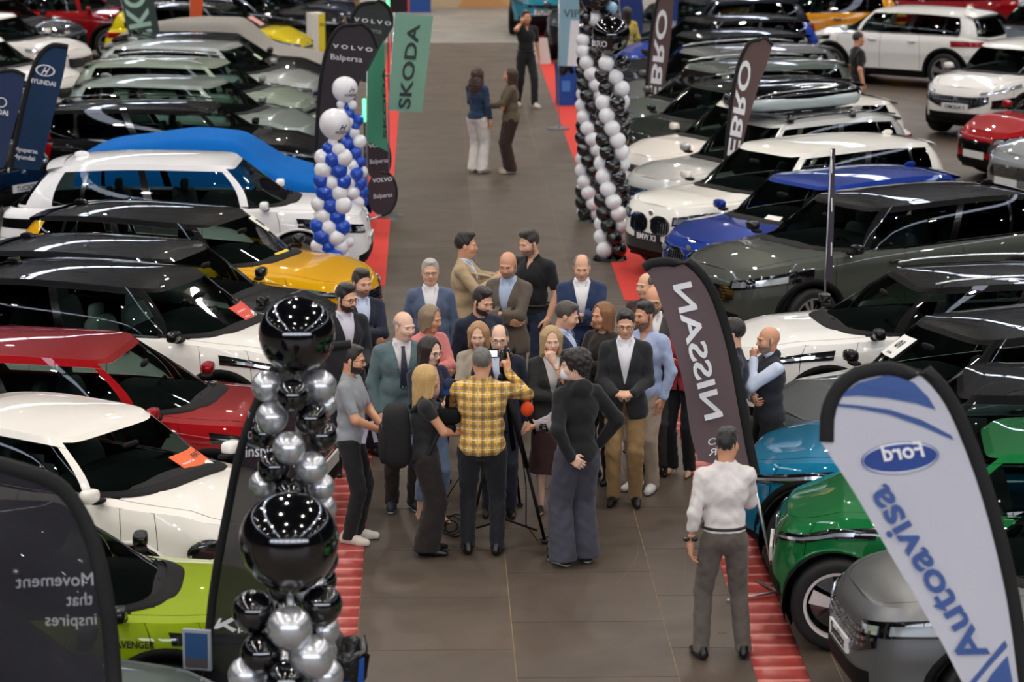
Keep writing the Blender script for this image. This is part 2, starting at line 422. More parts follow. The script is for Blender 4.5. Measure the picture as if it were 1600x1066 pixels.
def car(label, N, ang, L=4.4, W=1.82, H=1.6, col='f2f2f0', roof=None, metal=0., cat='car', group=None, wheel='five', wr=.34, wb=None,
        gc=.2, belt=1.04, nose=.86, cowl=1.22, rooff=.44, roofr=-1.72, tail=-2.06, clad=False, rails=None, grille='slim', lamp='slim', pillar=None,
        spoiler=True, tailz=.95, res=1.0, privacy=True, seats=0, lampcol=None, name='car', rake=0, rearlamp='slim', plate=None, hoodcrown=.07, greenw=.905, tophw=.70, nfr=4.2, overf=.86, interior=True):
    """N: ground position of the nose, ang: heading of the nose in radians (0 = +X)"""
    root = thing(name, label, cat, (N[0]-math.cos(ang)*L/2, N[1]-math.sin(ang)*L/2, 0), ang, group)
    pm = paint(col, metal) if isinstance(col, str) else col; rp = paint(roof, 0) if roof else pm; pl = (paint(pillar) if pillar else (rp if False else pm))
    if pillar == 'gloss': pl = BLK
    h = L/2
    wb = wb or L*.61
    xfw = h-overf; xrw = xfw-wb
    zs = pchip([-h, -h+.12, -h+.6, cowl-.5, cowl, cowl+.35, h-.35, h-.1, h], [tailz-.06, tailz, belt+.01, belt-.01, belt-.035, belt-.05, nose+.06, nose, nose-.05])
    zb = pchip([-h, xrw-.3, xrw, xfw, xfw+.3, h], [gc+.12, gc+.04, gc, gc, gc+.02, gc+.08])
    xf = pchip([0, .12, .35, .6, .85, 1], [h-.09, h-.01, h, h-.015, h-.04, h-.12])
    xr = pchip([0, .15, .4, .7, .9, 1], [-h+.16, -h+.03, -h, -h+.03, -h+.07, -h+.16])
    wv = pchip([0, .12, .35, .60, .66, .85, .93, 1], [.93, .97, .976, 1.0, .992, .982, .960, .922])
    B = Body(L, W, zb, zs, xf, xr, wv, lambda v: nfr+0*v, lambda v: 5.5+0*v)
    Nh = int(20*res)*2; nfr_ = Nh//4
    # ---- lower shell grid
    Nv = int(12*res)
    s = np.concatenate([np.arange(-2*Nh, 2*Nh+1)/(2.0*Nh)])   # -1..1 inclusive
    vv = np.linspace(0, 1, Nv+1)
    Sg, Vg = np.meshgrid(s, vv, indexing='ij'); P = B.P(Sg, Vg)
    nu, nv = P.shape[:2]
    V = P.reshape(-1, 3); F = gridF(nu, nv)
    ra = wr+.055
    y_ok = np.abs(V[:, 1]) > W*.36
    keep = np.ones(len(F), bool)
    for xw in (xfw, xrw):
        d = np.hypot(V[:, 0]-xw, V[:, 2]-wr); ins = (d < ra) & y_ok
        keep &= ~ins[F].all(1)
        used = np.zeros(len(V), bool); used[F[keep]] = True
        mv = ins & used
        k = ra/np.maximum(d[mv], 1e-3); V[mv, 0] = xw+(V[mv, 0]-xw)*k; zz = wr+(V[mv, 2]-wr)*k; V[mv, 2] = zz
    F = F[keep]
    # vertex normals
    def vnorm(V, F):
        n = np.zeros_like(V); a = np.cross(V[F[:, 2]]-V[F[:, 0]], V[F[:, 3]]-V[F[:, 1]])
        for c in range(4): np.add.at(n, F[:, c], a)
        return n/np.maximum(np.linalg.norm(n, axis=1, keepdims=True), 1e-12)
    def emit_panels(V, F, reg, table, shrink=.0035, grow=None):
        Nn = vnorm(V, F)
        # orientation outward
        ctr = V[F].mean(1); 
        for rid, (nm, m) in table.items():
            sel = F[reg == rid]
            if len(sel) == 0: continue
            u, inv = np.unique(sel, return_inverse=True); f2 = inv.reshape(sel.shape); v2 = V[u].copy()
            # shrink verts shared with other regions
            other = np.zeros(len(V), bool); oth = F[reg != rid]
            if len(oth): other[oth.ravel()] = True
            fc = V[sel].mean(1); acc = np.zeros_like(v2); cnt = np.zeros(len(v2))
            for c in range(4): np.add.at(acc, f2[:, c], fc); np.add.at(cnt, f2[:, c], 1)
            bd = other[u]; dirn = acc/cnt[:, None]-v2; ln = np.linalg.norm(dirn, axis=1, keepdims=True)
            v2[bd] += (dirn/np.maximum(ln, 1e-6)*shrink)[bd]
            o = mk(nm, v2, f2, m, root, True)
            try: o.data.normals_split_custom_set_from_vertices(Nn[u])
            except Exception: pass
    fc_s = np.repeat((s[:-1]+s[1:])/2, nv-1).reshape(-1)[keep]; fc_v = np.tile((vv[:-1]+vv[1:])/2, nu-1)[keep]
    cx = V[F].mean(1)[:, 0]; cz = V[F].mean(1)[:, 2]
    colx = P[:, Nv//2, 0]; colx = (colx[:-1]+colx[1:])/2; cx = np.repeat(colx, nv-1).reshape(-1)[keep]
    xA = cowl-.12; xB = xA-.98; xC = max(xB-.88, xrw+.12)
    reg = np.zeros(len(F), int)
    side = fc_s > 0
    reg[:] = 0
    fb = cx > xfw+.05+.12*0; reg[(cx > xfw) & (cx > xfw+.33*1)] = 1
    reg[(cx <= xfw+.33) & (cx > xA)] = 2
    reg[(cx <= xA) & (cx > xB)] = 3
    reg[(cx <= xB) & (cx > xC)] = 4
    reg[cx <= xC] = 5
    reg[(cx < -h+.42) & (fc_v < .52)] = 6
    reg[(cx < -h+.42) & (fc_v >= .52) & (np.abs(fc_s) > .94)] = 9
    reg[(reg >= 2) & (reg <= 5) & (fc_v < .13)] = 7          # sill
    
    reg[((reg == 1) | (reg == 6)) & (fc_v < .17)] = 8        # lower bumper
    reg2 = reg.copy(); reg2[(((reg > 1) & (reg < 6)) | (reg == 7)) & ~side] += 20; reg2[(reg == 8) & (cx < 0)] = 18
    bm = PLAS if clad else pm
    T = {1: ('front_bumper', pm), 2: ('front_wing', pm), 22: ('front_wing', pm), 3: ('front_door', pm), 23: ('front_door', pm), 4: ('rear_door', pm), 24: ('rear_door', pm), 5: ('rear_wing', pm), 25: ('rear_wing', pm),
         6: ('rear_bumper', pm), 7: ('sill', PLAS if clad else BLK), 27: ('sill', PLAS if clad else BLK), 18: ('lower_bumper', PLAS), 8: ('lower_bumper', PLAS), 9: ('tailgate', pm)}
    emit_panels(V, F, reg2, T)
    # dark liner below the seams + closing underside
    Pl = B.P(Sg[::2], Vg[::2]); 
    lin = Pl.reshape(-1, 3).copy(); lin[:, 1] *= .968; lin[:, 0] *= .988; lin[:, 2] -= .006
    Fl = gridF(Pl.shape[0], Pl.shape[1]); cl = lin[Fl].mean(1); kl = np.ones(len(Fl), bool)
    for xw in (xfw, xrw): kl &= ~((np.hypot(cl[:, 0]-xw, cl[:, 2]-wr) < ra+.06) & (np.abs(cl[:, 1]) > W*.34))
    ub = MB(); ub.add(lin, [tuple(f) for f in Fl[kl]])
    ub.box(-h+.25, h-.3, -W*.40, W*.40, gc, gc+.08)
    for xw in (xfw, xrw):
        for sd in (-1, 1):
            pts = [(xw+ra*1.02*math.cos(a), wr+ra*1.02*math.sin(a)) for a in np.linspace(-.35, math.pi+.35, 15)]
            Vv = [(x, sd*W*.475, z) for x, z in pts]+[(x, sd*W*.30, z) for x, z in pts]
            ub.add(Vv, [(i, i+1, i+16, i+15) for i in range(14)]); ub.add([(x, sd*W*.30, z) for x, z in pts], [tuple(range(15))])
    ub.build('underbody', PLAS, root)
    # arch lips
    for xw in (xfw, xrw):
        for sd in (-1, 1):
            A = np.linspace(-.12, math.pi+.12, 21); V3 = []
            rr = ((ra-.012, .0), (ra-.012, .014), (ra+(.055 if clad else .018), .012), (ra+(.06 if clad else .02), -.004))
            for a in A:
                for (r_, o_) in rr:
                    x = xw+r_*math.cos(a); z = wr+r_*math.sin(a); v_ = min(max(B.vz(x, z), 0), .95)
                    y = abs(float(B.P(B.sx(x, v_), v_)[1]))+o_
                    V3.append((x, sd*y, z))
            mk('wheel_arch_trim', V3, gridF(21, 4), PLAS if clad else pm, root)
    # ---- deck (bonnet) cap
    gzb = lambda x: zs(x)-.004
    ncap = int(7*res)+1
    q = np.linspace(0, 1, ncap)
    hs = np.arange(0, int(Nh*.9)+1)/(2.0*Nh)       # front half, left side
    ring = B.P(hs, np.ones_like(hs))
    Vc = []
    for sd in (1, -1):
        X = ring[:, None, 0]+0*q; Y = ring[:, None, 1]*(1-q)*sd; t = 1-np.abs(Y)/(W*.46)
        fadef = np.clip((h-.1-X)/.5, 0, 1); yn = np.abs(Y)/(W/2)
        Z = zs(X)+hoodcrown*(1-(1-q)**2.2)*(.25+.75*fadef)+.010*np.exp(-((yn-.52)/.09)**2)*fadef
        Z = Z-(.0 if True else 0)
        Vc.append(np.stack([X, Y, Z], -1))
    for k_, sd in enumerate((1, -1)): pass
    A0 = Vc[0]; A1 = Vc[1]
    full = np.concatenate([A0, A1[:, ::-1][:, 1:]], 1)   # across from left edge to right edge
    Vh = full.reshape(-1, 3); Fh = gridF(full.shape[0], full.shape[1])
    cxh = Vh[Fh].mean(1); ncol = full.shape[1]-1; jc = np.tile(np.arange(ncol), full.shape[0]-1)
    hood_job = (Vh, Fh, cxh, jc, ncol)
    # ---- greenhouse
    gx0f, gx0r = cowl, tail
    cv = .05
    zroof = pchip([roofr-.75, roofr-.3, roofr, (roofr+rooff)/2-.1, rooff-.15, rooff+.12, cowl+.2], [H-.22-rake, H-.10-rake, H-.05-rake*.5, H, H-.02, H-.065, H-.25])
    gf = lambda v: gx0f+(rooff-gx0f)*v+.035*np.sin(np.pi*v)
    gr = lambda v: gx0r+(roofr-gx0r)*v-.03*np.sin(np.pi*v)
    xm = (gx0f+gx0r)/2*0
    wg = lambda v: greenw+(tophw-greenw)*v**1.15+.012*np.sin(np.pi*v)
    gzt = lambda x: zroof(x)
    gnf = lambda v: 3.4+4.2*v**1.5
    # centre the ring on its own midpoint: shift x
    mid0 = lambda v: (gf(v)+gr(v))/2
    class GB(Body):
        def _P(b, s, v):
            m_ = mid0(v); side = np.where(s < 0, -1.0, 1.0); a = np.abs(s); a = np.where(a > 1, 2-a, a); front = a <= .5
            p = np.where(front, a*2, (1-a)*2); n = np.where(front, gnf(v), 4.5+2.5*v); yend = .9; xa0 = (1-yend**n)**(1/n)
            y1 = np.minimum(p/PF*yend, yend); x1 = (1-y1**n)**(1/n); x2 = np.clip(xa0*(1-(p-PF)/(1-PF)), 0, 1); y2 = (1-x2**n)**(1/n); isf = p < PF
            xx = np.where(isf, x1, x2); yy = np.where(isf, y1, y2); a_ = (gf(v)-gr(v))/2
            x = m_+np.where(front, xx*a_, -xx*a_); y = yy*W/2*wg(v)*side
            z0 = zs(x)-.01+.0*x; z1 = zroof(x)-.03
            return np.stack([x, y, z0+(z1-z0)*v], -1)
    g = GB(L, W, None, None, None, None, None, None, None)
    def gq(qv):      # |s| for side coordinate q = x/a in -1..1 (q normalised by xa0 of v=.5)
        return (PF+(1-PF)*(1-abs(qv)))/2 if qv >= 0 else 1-(PF+(1-PF)*(1-abs(qv)))/2
    Ng = int(16*res)*2; sg_ = np.arange(-2*Ng, 2*Ng+1)/(2.0*Ng); rows = np.array([0, .07, .2, .35, .5, .65, .78, .87, .94, 1.0])
    Sq, Vq = np.meshgrid(sg_, rows, indexing='ij'); Pg = g.P(Sq, Vq); Vg_ = Pg.reshape(-1, 3); Fg = gridF(Pg.shape[0], Pg.shape[1])
    fs = np.repeat((sg_[:-1]+sg_[1:])/2, len(rows)-1); fv = np.tile((rows[:-1]+rows[1:])/2, len(sg_)-1); af = np.abs(fs)
    R = np.zeros(len(Fg), int)                      # 0 pillars
    inr = (fv > .07) & (fv < .87)
    R[(af < PF/2*.97) & (fv > .02) & (fv < .94)] = 1    # windscreen
    R[(af > 1-PF/2*.9) & (fv > .07) & (fv < .87)] = 2   # rear window
    def span(a, b): return (af > gq(a)) & (af < gq(b)) & inr
    R[span(.93, .03)] = 3; R[span(-.03, -.58)] = 4; R[span(-.63, -.86)] = 5
    R[(R >= 3) & (fs < 0)] += 10
    if roof and not pillar: R[(R == 0) & (fv <= .87) & (af < .44)] = 9
    R[(R == 0) & (fv > .87)] = 6                    # cant rail = roof colour
    R[(R == 0) & (af > gq(.03)-.001) & (af < gq(-.03)+.001) & inr] = 7
    R[(R == 0) & (af > gq(-.58)-.001) & (af < gq(-.63)+.001) & inr] = 8
    R[((R == 7) | (R == 8)) & (fs < 0)] += 10
    side_g = PRIV if privacy else GLASS
    emit_panels(Vg_, Fg, R, {0: ('pillar_frame', pl), 9: ('front_pillar', rp), 6: ('roof_rail_panel', rp), 7: ('door_pillar', BLK), 8: ('door_pillar', BLK), 17: ('door_pillar', BLK), 18: ('door_pillar', BLK), 1: ('windscreen', GLASS), 2: ('rear_window', side_g), 3: ('front_side_window', GLASS), 13: ('front_side_window', GLASS),
                             4: ('rear_side_window', side_g), 14: ('rear_side_window', side_g), 5: ('quarter_window', side_g), 15: ('quarter_window', side_g)}, shrink=.002)
    # bonnet, wing tops and the dark cowl along the foot of the windscreen
    sb = np.linspace(-.5*(PF+.04), .5*(PF+.04), 33); rb_ = g.P(sb, np.zeros(33)+.015); o_ = np.argsort(rb_[:, 1])
    xr_ = lambda y: np.interp(np.abs(y), np.abs(rb_[:17, 1])[::-1] if rb_[0, 1] < 0 else np.abs(rb_[16:, 1]), rb_[:17, 0][::-1] if rb_[0, 1] < 0 else rb_[16:, 0])
    Vh, Fh, cxh, jc, ncol = hood_job
    rg = np.where(cxh[:, 0] > xr_(cxh[:, 1])-.01, 0, 1); rg[(jc == 0) & (rg == 0)] = 2; rg[(jc == ncol-1) & (rg == 0)] = 12; rg[(np.abs(cxh[:, 1]) > W*.40) & (rg == 1)] = 2
    rg[(rg == 2) & (cxh[:, 1] < 0)] = 12
    emit_panels(Vh, Fh, rg, {0: ('bonnet', pm), 2: ('wing_top', pm), 12: ('wing_top', pm), 1: ('cowl_panel', DARKIN)})
    def deckz(x, y):
        t_ = 1-np.clip(np.abs(y)/(W*.4625), 0, 1); return zs(x)+hoodcrown*(1-(1-t_)**2.2)*(.25+.75*np.clip((h-.1-x)/.5, 0, 1))
    rows_ = []
    for dx_, dz_ in ((-.07, .028), (-.02, .016), (.03, .012), (.05, .002)):
        x_ = rb_[:, 0]+dx_; y_ = rb_[:, 1]; rows_.append(np.stack([x_, y_, deckz(x_, y_)+dz_], -1))
    mk('cowl_strip', np.stack(rows_, 1).reshape(-1, 3), gridF(33, 4), PLAS, root)
    # window surround strip (dark) and roof cap
    rt = g.P(sg_[2*Ng:], np.ones(2*Ng+1)); qc = np.linspace(0, 1, 6)
    Xc = rt[:, None, 0]+0*qc; Yc = rt[:, None, 1]*(1-qc); fd_ = np.clip((rt[0, 0]-Xc)/.5, 0, 1)*np.clip((Xc-rt[-1, 0])/.5, 0, 1); fd_ = fd_*(2-fd_); Zc = rt[:, None, 2]+.045*fd_*(1-(1-qc)**2)
    A0 = np.stack([Xc, Yc, Zc], -1); A1 = np.stack([Xc, -Yc, Zc], -1)
    ful = np.concatenate([A0, A1[:, ::-1][:, 1:]], 1); mk('roof', ful.reshape(-1, 3), gridF(ful.shape[0], ful.shape[1]), rp, root)
    # helper patch on body or greenhouse
    def patch(nm, Bd, s0, s1, v0, v1, m, off=.006, nx=8, ny=3, par=None, sgn=1, thick=0, smooth=True):
        f0 = v0 if callable(v0) else (lambda t: v0+0*t); f1 = v1 if callable(v1) else (lambda t: v1+0*t)
        t = np.linspace(0, 1, nx+1); ss = s0+(s1-s0)*t; lo = f0(t); hi = f1(t)
        U = np.repeat(ss[:, None], ny+1, 1); K = np.linspace(0, 1, ny+1)[None]
        Vv_ = lo[:, None]+(hi-lo)[:, None]*K
        Q = Bd.P(U*sgn, Vv_, off)
        Q2 = Bd.P(U*sgn, Vv_, off-.02)
        n = (nx+1)*(ny+1); F1 = gridF(nx+1, ny+1); allV = np.concatenate([Q.reshape(-1, 3), Q2.reshape(-1, 3)]); FF = [tuple(f) for f in F1]
        w1 = ny+1
        for i in range(nx): FF.append((i*w1, (i+1)*w1, (i+1)*w1+n, i*w1+n)); FF.append((i*w1+ny, (i+1)*w1+ny, (i+1)*w1+ny+n, i*w1+ny+n))
        for j in range(ny): FF.append((j, j+1, j+1+n, j+n)); FF.append((nx*w1+j, nx*w1+j+1, nx*w1+j+1+n, nx*w1+j+n))
        o = mk(nm, allV, FF, m, par or root, False)
        if smooth: autosmooth(o, 40)
        return o
    car.patch = patch; car.B = B; car.g = g; car.root = root; car.gq = gq; car.zs = zs; car.h = h; car.zroof = zroof
    # belt trim
    for sd in (1, -1):
        patch('window_trim', g, gq(.93), gq(-.86), .0, .055, BLK if metal != -1 else CHR, .008, 16, 1, sgn=sd)
        # door handles
        for xx in (xB+.16, xC+.16):
            z_ = belt-.12; sv = B.vz(xx, z_); p = B.P(B.sx(xx, sv)*sd, sv)
            MB().ball((p[0], p[1]+sd*.018, p[2]), (.10, .022, .018), 10, 6, .7).build('door_handle', rp if roof else pm, root, True)
        # mirror
        mx = cowl-.33; p = B.P(B.sx(mx, .97)*sd, .97)
        o = MB().ball((mx+.0, sd*(W/2+.045), belt+.075), (.058, .09, .055), 12, 8, .6).build('door_mirror', rp if roof else (BLK if clad == 2 else pm), root, True)
        MB().ball((mx+.01, sd*(W/2-.04), belt+.02), (.05, .08, .022), 8, 5, .7).build('mirror_foot', PLAS, o, True)
    # wheels
    for xw in (xfw, xrw):
        for sd in (1, -1):
            M = Matrix.Translation((xw, sd*(W/2-.12), wr)) @ Matrix.Rotation(0 if sd > 0 else math.pi, 4, 'Z') @ Matrix.Scale(wr/.34, 4) 
            t = share(WH[wheel][0], 'wheel', root, M); share(WH[wheel][1], 'rim', t)
    # lamps
    def vband(a, b): return (lambda t: a+0*t, lambda t: b+0*t)
    for sd in (1, -1):
        if lamp == 'slim':
            hl = patch('headlamp', B, sy(.50), .5*(PF+.16), lambda t: .80+.02*t, lambda t: .88+.05*t, BLK, .008, 10, 3, sgn=sd)
            patch('light_strip', B, sy(.54), .5*(PF+.08), lambda t: .825+.02*t, lambda t: .85+.03*t, LENS, .016, 8, 1, par=hl, sgn=sd)
        elif lamp == 'twin':
            hl = patch('headlamp', B, sy(.46), .5*(PF+.13), lambda t: .72+.03*t, lambda t: .88+.04*t, BLK, .008, 10, 3, sgn=sd)
            for a_, b_ in ((.50, .66), (.74, .90)): patch('lamp_element', B, sy(a_), sy(b_), .76, .85, LENS, .018, 4, 2, par=hl, sgn=sd)
        elif lamp == 'split':
            hl = patch('headlamp', B, sy(.50), .5*(PF+.12), lambda t: .86+.01*t, lambda t: .91+.03*t, LENS, .012, 10, 2, sgn=sd)
            patch('fog_lamp', B, sy(.70), sy(1.04), lambda t: .48-.06*t, lambda t: .70-.02*t, BLK, .014, 6, 3, sgn=sd)
        elif lamp == 'round':
            p = B.P(sy(.74)*sd, .72); d = Matrix.Rotation(sd*.55, 3, 'Z') @ Matrix.Rotation(.25, 3, 'Y')
            hl = MB().ball(p, (.05, .16, .10), 16, 10, 1, d).build('headlamp', BLK, root, True)
            MB().tube([Vector(p)+d @ Vector((.035, .145*math.cos(a), .09*math.sin(a))) for a in np.linspace(math.pi*1.0, math.pi*2.0, 14)], .012, 6).build('lamp_ring', CHR, hl, True)
        # rear lamps
        if rearlamp == 'slim': patch('tail_lamp', B, 1-sy(.45), 1-.5*(PF+.14), .76, .90, RED_L, .008, 8, 2, sgn=sd)
        elif rearlamp == 'tall':
            patch('tail_lamp', B, 1-sy(.70), 1-.5*(PF+.10), .62, .92, RED_L, .010, 6, 3, sgn=sd)
            patch('pillar_lamp', g, 1-.5*PF*.98, 1-.5*(PF+.08), .0, .72, RED_L, .012, 3, 8, sgn=sd)
        elif rearlamp == 'pixel': 
            hl = patch('tail_lamp', B, 1-sy(.10), 1-.5*(PF+.16), .68, .84, BLK, .010, 10, 2, sgn=sd)
            patch('lamp_pixel', B, 1-sy(.40), 1-sy(.60), .71, .81, mat('smoked_lens', '4b4f5a', .2, coat=1), .016, 4, 1, par=hl, sgn=sd)
    # grille
    if grille == 'slim':
        gg = patch('grille', B, -sy(.46), sy(.46), .70, .80, BLK, .008, 12, 2)
        patch('lower_grille', B, -sy(.62), sy(.62), lambda t: .17+0*t, lambda t: .40-.14*np.abs(2*t-1)**2, PLAS, .008, 14, 3)
    elif grille == 'wide':
        gg = patch('grille', B, -sy(.52), sy(.52), lambda t: .45+.10*np.abs(2*t-1)**2, .80, BLK, .008, 14, 4)
        for k_ in range(5): patch('grille_slat', B, -sy(.48), sy(.48), .50+.058*k_, .515+.058*k_, SLATM, .02, 10, 1, par=gg)
        patch('lower_grille', B, -sy(.60), sy(.60), .17, lambda t: .36-.1*np.abs(2*t-1)**2, PLAS, .008, 14, 3)
    elif grille == 'mesh':
        gg = patch('grille', B, -sy(.66), sy(.66), lambda t: .42+.2*np.abs(2*t-1)**1.5, .82, BLK, .008, 14, 4)
        for a_ in np.linspace(-.60, .60, 19):
            for k_ in range(5): 
                if .46+.075*k_ > .45+.2*abs(a_/.62)**1.5: patch('grille_stud', B, sy(a_)*1-.0022, sy(a_)+.0022, .46+.075*k_, .495+.075*k_, CHR, .02, 1, 1, par=gg, smooth=False)
        patch('lower_grille', B, -sy(.62), sy(.62), .17, .34, PLAS, .010, 14, 3)
    elif grille == 'kidney':
        for sd in (1, -1):
            gg = patch('grille', B, sy(.04), sy(.42), lambda t: .50+.12*np.abs(2*t-1)**3, lambda t: .86-.10*np.abs(2*t-1)**3, BLK, .012, 10, 4, sgn=sd)
            for k_ in range(7):
                c_ = .08+.05*k_; patch('grille_bar', B, sy(c_), sy(c_+.012), .56, .80, SLATM if col != '1b3a86' else CHR, .022, 1, 4, par=gg, sgn=sd)
            patch('kidney_frame', B, sy(.03), sy(.43), lambda t: .84-.10*np.abs(2*t-1)**3, lambda t: .875-.10*np.abs(2*t-1)**3, CHR, .02, 10, 1, par=gg, sgn=sd)
        patch('lower_grille', B, -sy(.62), sy(.62), lambda t: .16+0*t, lambda t: .38+.06*np.abs(2*t-1)**2, BLK, .008, 14, 3)
    elif grille == 'closed':
        gg = patch('lower_grille', B, -sy(.66), sy(.66), lambda t: .17+0*t, lambda t: .36-.1*np.abs(2*t-1)**2, PLAS, .008, 14, 3)
    # badge, plate
    pz = .52 if grille != 'wide' else .40
    if grille == 'kidney': pz = .44
    pp = B.P(0, pz); pb_ = MB().box(pp[0]+.0, pp[0]+.022, -.26, .26, pp[2]-.055, pp[2]+.055).build('number_plate', PLATE if plate is None or plate[1] else PLATE_D, root)
    if plate:
        text_map('plate_lettering', plate[0], lambda u, v: (pp[0]+.026, -.20+u, pp[2]-.035+v*1.0), .40, TXTD if plate[1] else TXTW, pb_, True)
    pr = B.P(1.0, .42); MB().box(pr[0]-.02, pr[0]+.01, -.26, .26, pr[2]-.055, pr[2]+.055).build('number_plate', PLATE, root)
    bz = B.P(0, .90 if grille in ('kidney', 'closed', 'slim') else .76)
    MB().ball((bz[0]+.008, 0, bz[2]), (.012, .05, .038), 14, 6).build('nose_badge', CHR, root, True)
    # wipers
    for y0, y1 in ((.55, -.02), (-.05, -.62)):
        a = g.P(-sy(y0*.9)*1.0 if y0 > 0 else sy(-y0*.9), .02, .014); 
        pts = [g.P(-sy(t)*1.0, .03+.035*k_, .018) for k_, t in enumerate(np.linspace(y0, y1, 6)*.95)]
        MB().tube(pts, .008, 5).build('wiper', PLAS, root)
    # antenna fin
    MB().ball((roofr+.28, 0, float(zroof(roofr+.28))+.03), (.10, .018, .045), 10, 6).build('roof_aerial', rp, root, True)
    # spoiler
    if spoiler:
        zz = float(zroof(roofr)); wt_ = W/2*tophw
        Vs = []
        for x_, dz, wq in ((roofr+.10, .015, .96), (roofr-.05, -.012, .95), (roofr-.12, -.035, .90), (roofr-.11, -.06, .88), (roofr+.04, -.055, .90)):
            for y_ in np.linspace(-1, 1, 9): Vs.append((x_+.05*y_*y_, y_*wt_*wq, zz+dz-.03*y_*y_))
        o = mk('roof_spoiler', Vs, gridF(5, 9), rp, root); autosmooth(o, 50)
    if rails:
        for sd in (1, -1):
            pts = []
            for t in np.linspace(0, 1, 12):
                x_ = rooff-.12+(roofr+.08-rooff+.12)*t; pts.append((x_, sd*W/2*(tophw-.03), float(zroof(x_))+.005+.035*math.sin(math.pi*min(max(t*1.0, .0), 1))**.35))
            MB().tube(pts, .014, 6).build('roof_rail', mat('rail_silver', 'c9cbcd', .25, .8) if rails == 'silver' else BLK, root, True)
    # cabin
    if interior:
        zf = gc+.12
        for x_, y_ in ((cowl-1.15, .38), (cowl-1.15, -.38), (cowl-2.0, .38), (cowl-2.0, -.38)):
            share(SEAT[seats], 'seat', root, Matrix.Translation((x_, y_, zf)))
        MB().ball((cowl-.32, 0, belt-.14), (.30, W*.40, .13), 14, 8, .5).build('dashboard', DARKIN, root, True)
        share(STW, 'steering_wheel', root, Matrix.Translation((cowl-.66, .38, belt-.06)) @ Matrix.Rotation(.4, 4, 'Y'))
        MB().box(cowl-2.7, cowl-.5, -W*.42, W*.42, zf, zf+.05).build('cabin_floor', DARKIN, root)
    # rear view mirror
    MB().ball((rooff+.22, 0, H-.20), (.02, .11, .03), 8, 5, .7).build('cabin_mirror', PLAS, root, True)
    return root
# ------------------------------------------------------------------ the cars
R = math.radians
def row(D): return 21924/(D+1.64)-396          # photo row of a point .6 m up, for a rank number along the aisle
def NX(px, D, z=.6):
    p = G(px, row(D), z); return (p.x, p.y)
CARS = []
def sheet(nm, label, cat, s0, s1, v0, v1, m, words=(), sd=-1, nx=4):
    """paper lying against the windscreen of the car built last; words: (text, u0, v0, width, material) in 0..1 of the sheet"""
    g, root = car.g, car.root; M = Matrix.Translation(root.location) @ Matrix.Rotation(root.rotation_euler.z, 4, 'Z')
    def W(s, v, off): 
        p = g.P(s*sd, v, off); return tuple(M @ Vector(p))
    V = [W(s0+(s1-s0)*i/nx, v0+(v1-v0)*j/nx, o) for o in (.012, .016) for i in range(nx+1) for j in range(nx+1)]
    n = (nx+1)**2; F = [tuple(f) for f in gridF(nx+1, nx+1)]; F += [tuple(a+n for a in f) for f in F]
    o = mk(nm, V, F, m, None, False); tag(o, label, cat)
    for k, (t, u, vv, wd, tm) in enumerate(words):
        if t is None:
            c = MB(); pts = [W(s0+(s1-s0)*(u+wd*.5*math.cos(a)), v0+(v1-v0)*(vv+wd*.6*math.sin(a)), .020) for a in np.linspace(0, 2*math.pi, 20)[:-1]]
            mk('price_spot', pts, [tuple(range(19))], tm, o, False)
        else: text_map('lettering', t, lambda a, b: W(s0+(s1-s0)*(u+a), v0+(v1-v0)*(vv+b*1.1), .022), wd, tm, o, True)
    return o
SUV = dict(H=1.56, belt=1.06, nose=.90, gc=.22, tailz=1.05, wr=.36, clad=True)
HAT = dict(H=1.49, belt=1.0, nose=.80, gc=.17, tailz=.98, wr=.335)
EST = dict(L=4.75, W=1.86, H=1.45, belt=.98, nose=.80, gc=.16, tailz=.98, cowl=1.36, rooff=.56, roofr=-1.95, tail=-2.25, wr=.345)
def C(label, px, D, deg, **k): return car(label, NX(px, D), R(deg), **k)
WHT = 'eeebe4'; white_p = mat('sheet_white', 'e9e9e6', .6); orange_p = mat('sheet_orange', 'e9632c', .6); red_p = mat('sheet_red', 'dd4a3a', .6); yel_p = mat('sheet_yellow', 'f0cf2b', .6)
# --- left row, front to back, noses to the aisle
C('grey green car with only its bonnet and windscreen corner showing at the bottom edge left', 375, 11.94, -14, col='6a7673', metal=.5, **SUV)
C('lime green small suv with black roof between the two dark flags', 465, 14.04, 1, L=4.08, W=1.77, col='93ab12', roof='08080a', **{**SUV, 'H': 1.52, 'belt': 1.02, 'nose': .88})
door = car.root
text_map('door_lettering', 'AVENGER', lambda u, v: tuple(np.array(car.B.P(-car.B.sx(.86+u, .80), .80, .012)) + np.array((0, 0, v*1.2))), .26, TXTD, door, True)
C('white rounded small hatchback with white roof and an orange price sheet in the windscreen', 448, 15.83, -32, L=3.95, W=1.75, col='efeae2', privacy=False, lamp='round', grille='closed', cowl=1.12, rooff=.26, roofr=-1.30, tail=-1.75, spoiler=False, **{**HAT, 'H': 1.45, 'belt': 1.0, 'nose': .84}, hoodcrown=.10, nfr=3.2)
sheet('price_sheet', 'orange price sheet with black letters inside the windscreen of the white rounded hatchback', 'price sheet', sy(.22), sy(.72), .06, .50, orange_p, [('FIAT', .60, .72, .34, TXTD), ('Attitude Cars', .06, .66, .46, TXTW), ('OFERTA', .08, .42, .3, TXTW), ('AHORA', .32, .10, .26, TXTW), (None, .78, .30, .36, white_p)], sd=1)
C('dark red crossover with its steering wheel in view beside the white rounded hatchback', 518, 18.25, -10, L=4.4, W=1.82, col='8e0710', metal=.35, privacy=False, rooff=.30, cowl=1.18, **{**HAT, 'H': 1.55, 'belt': 1.04, 'wr': .35}, clad=1)
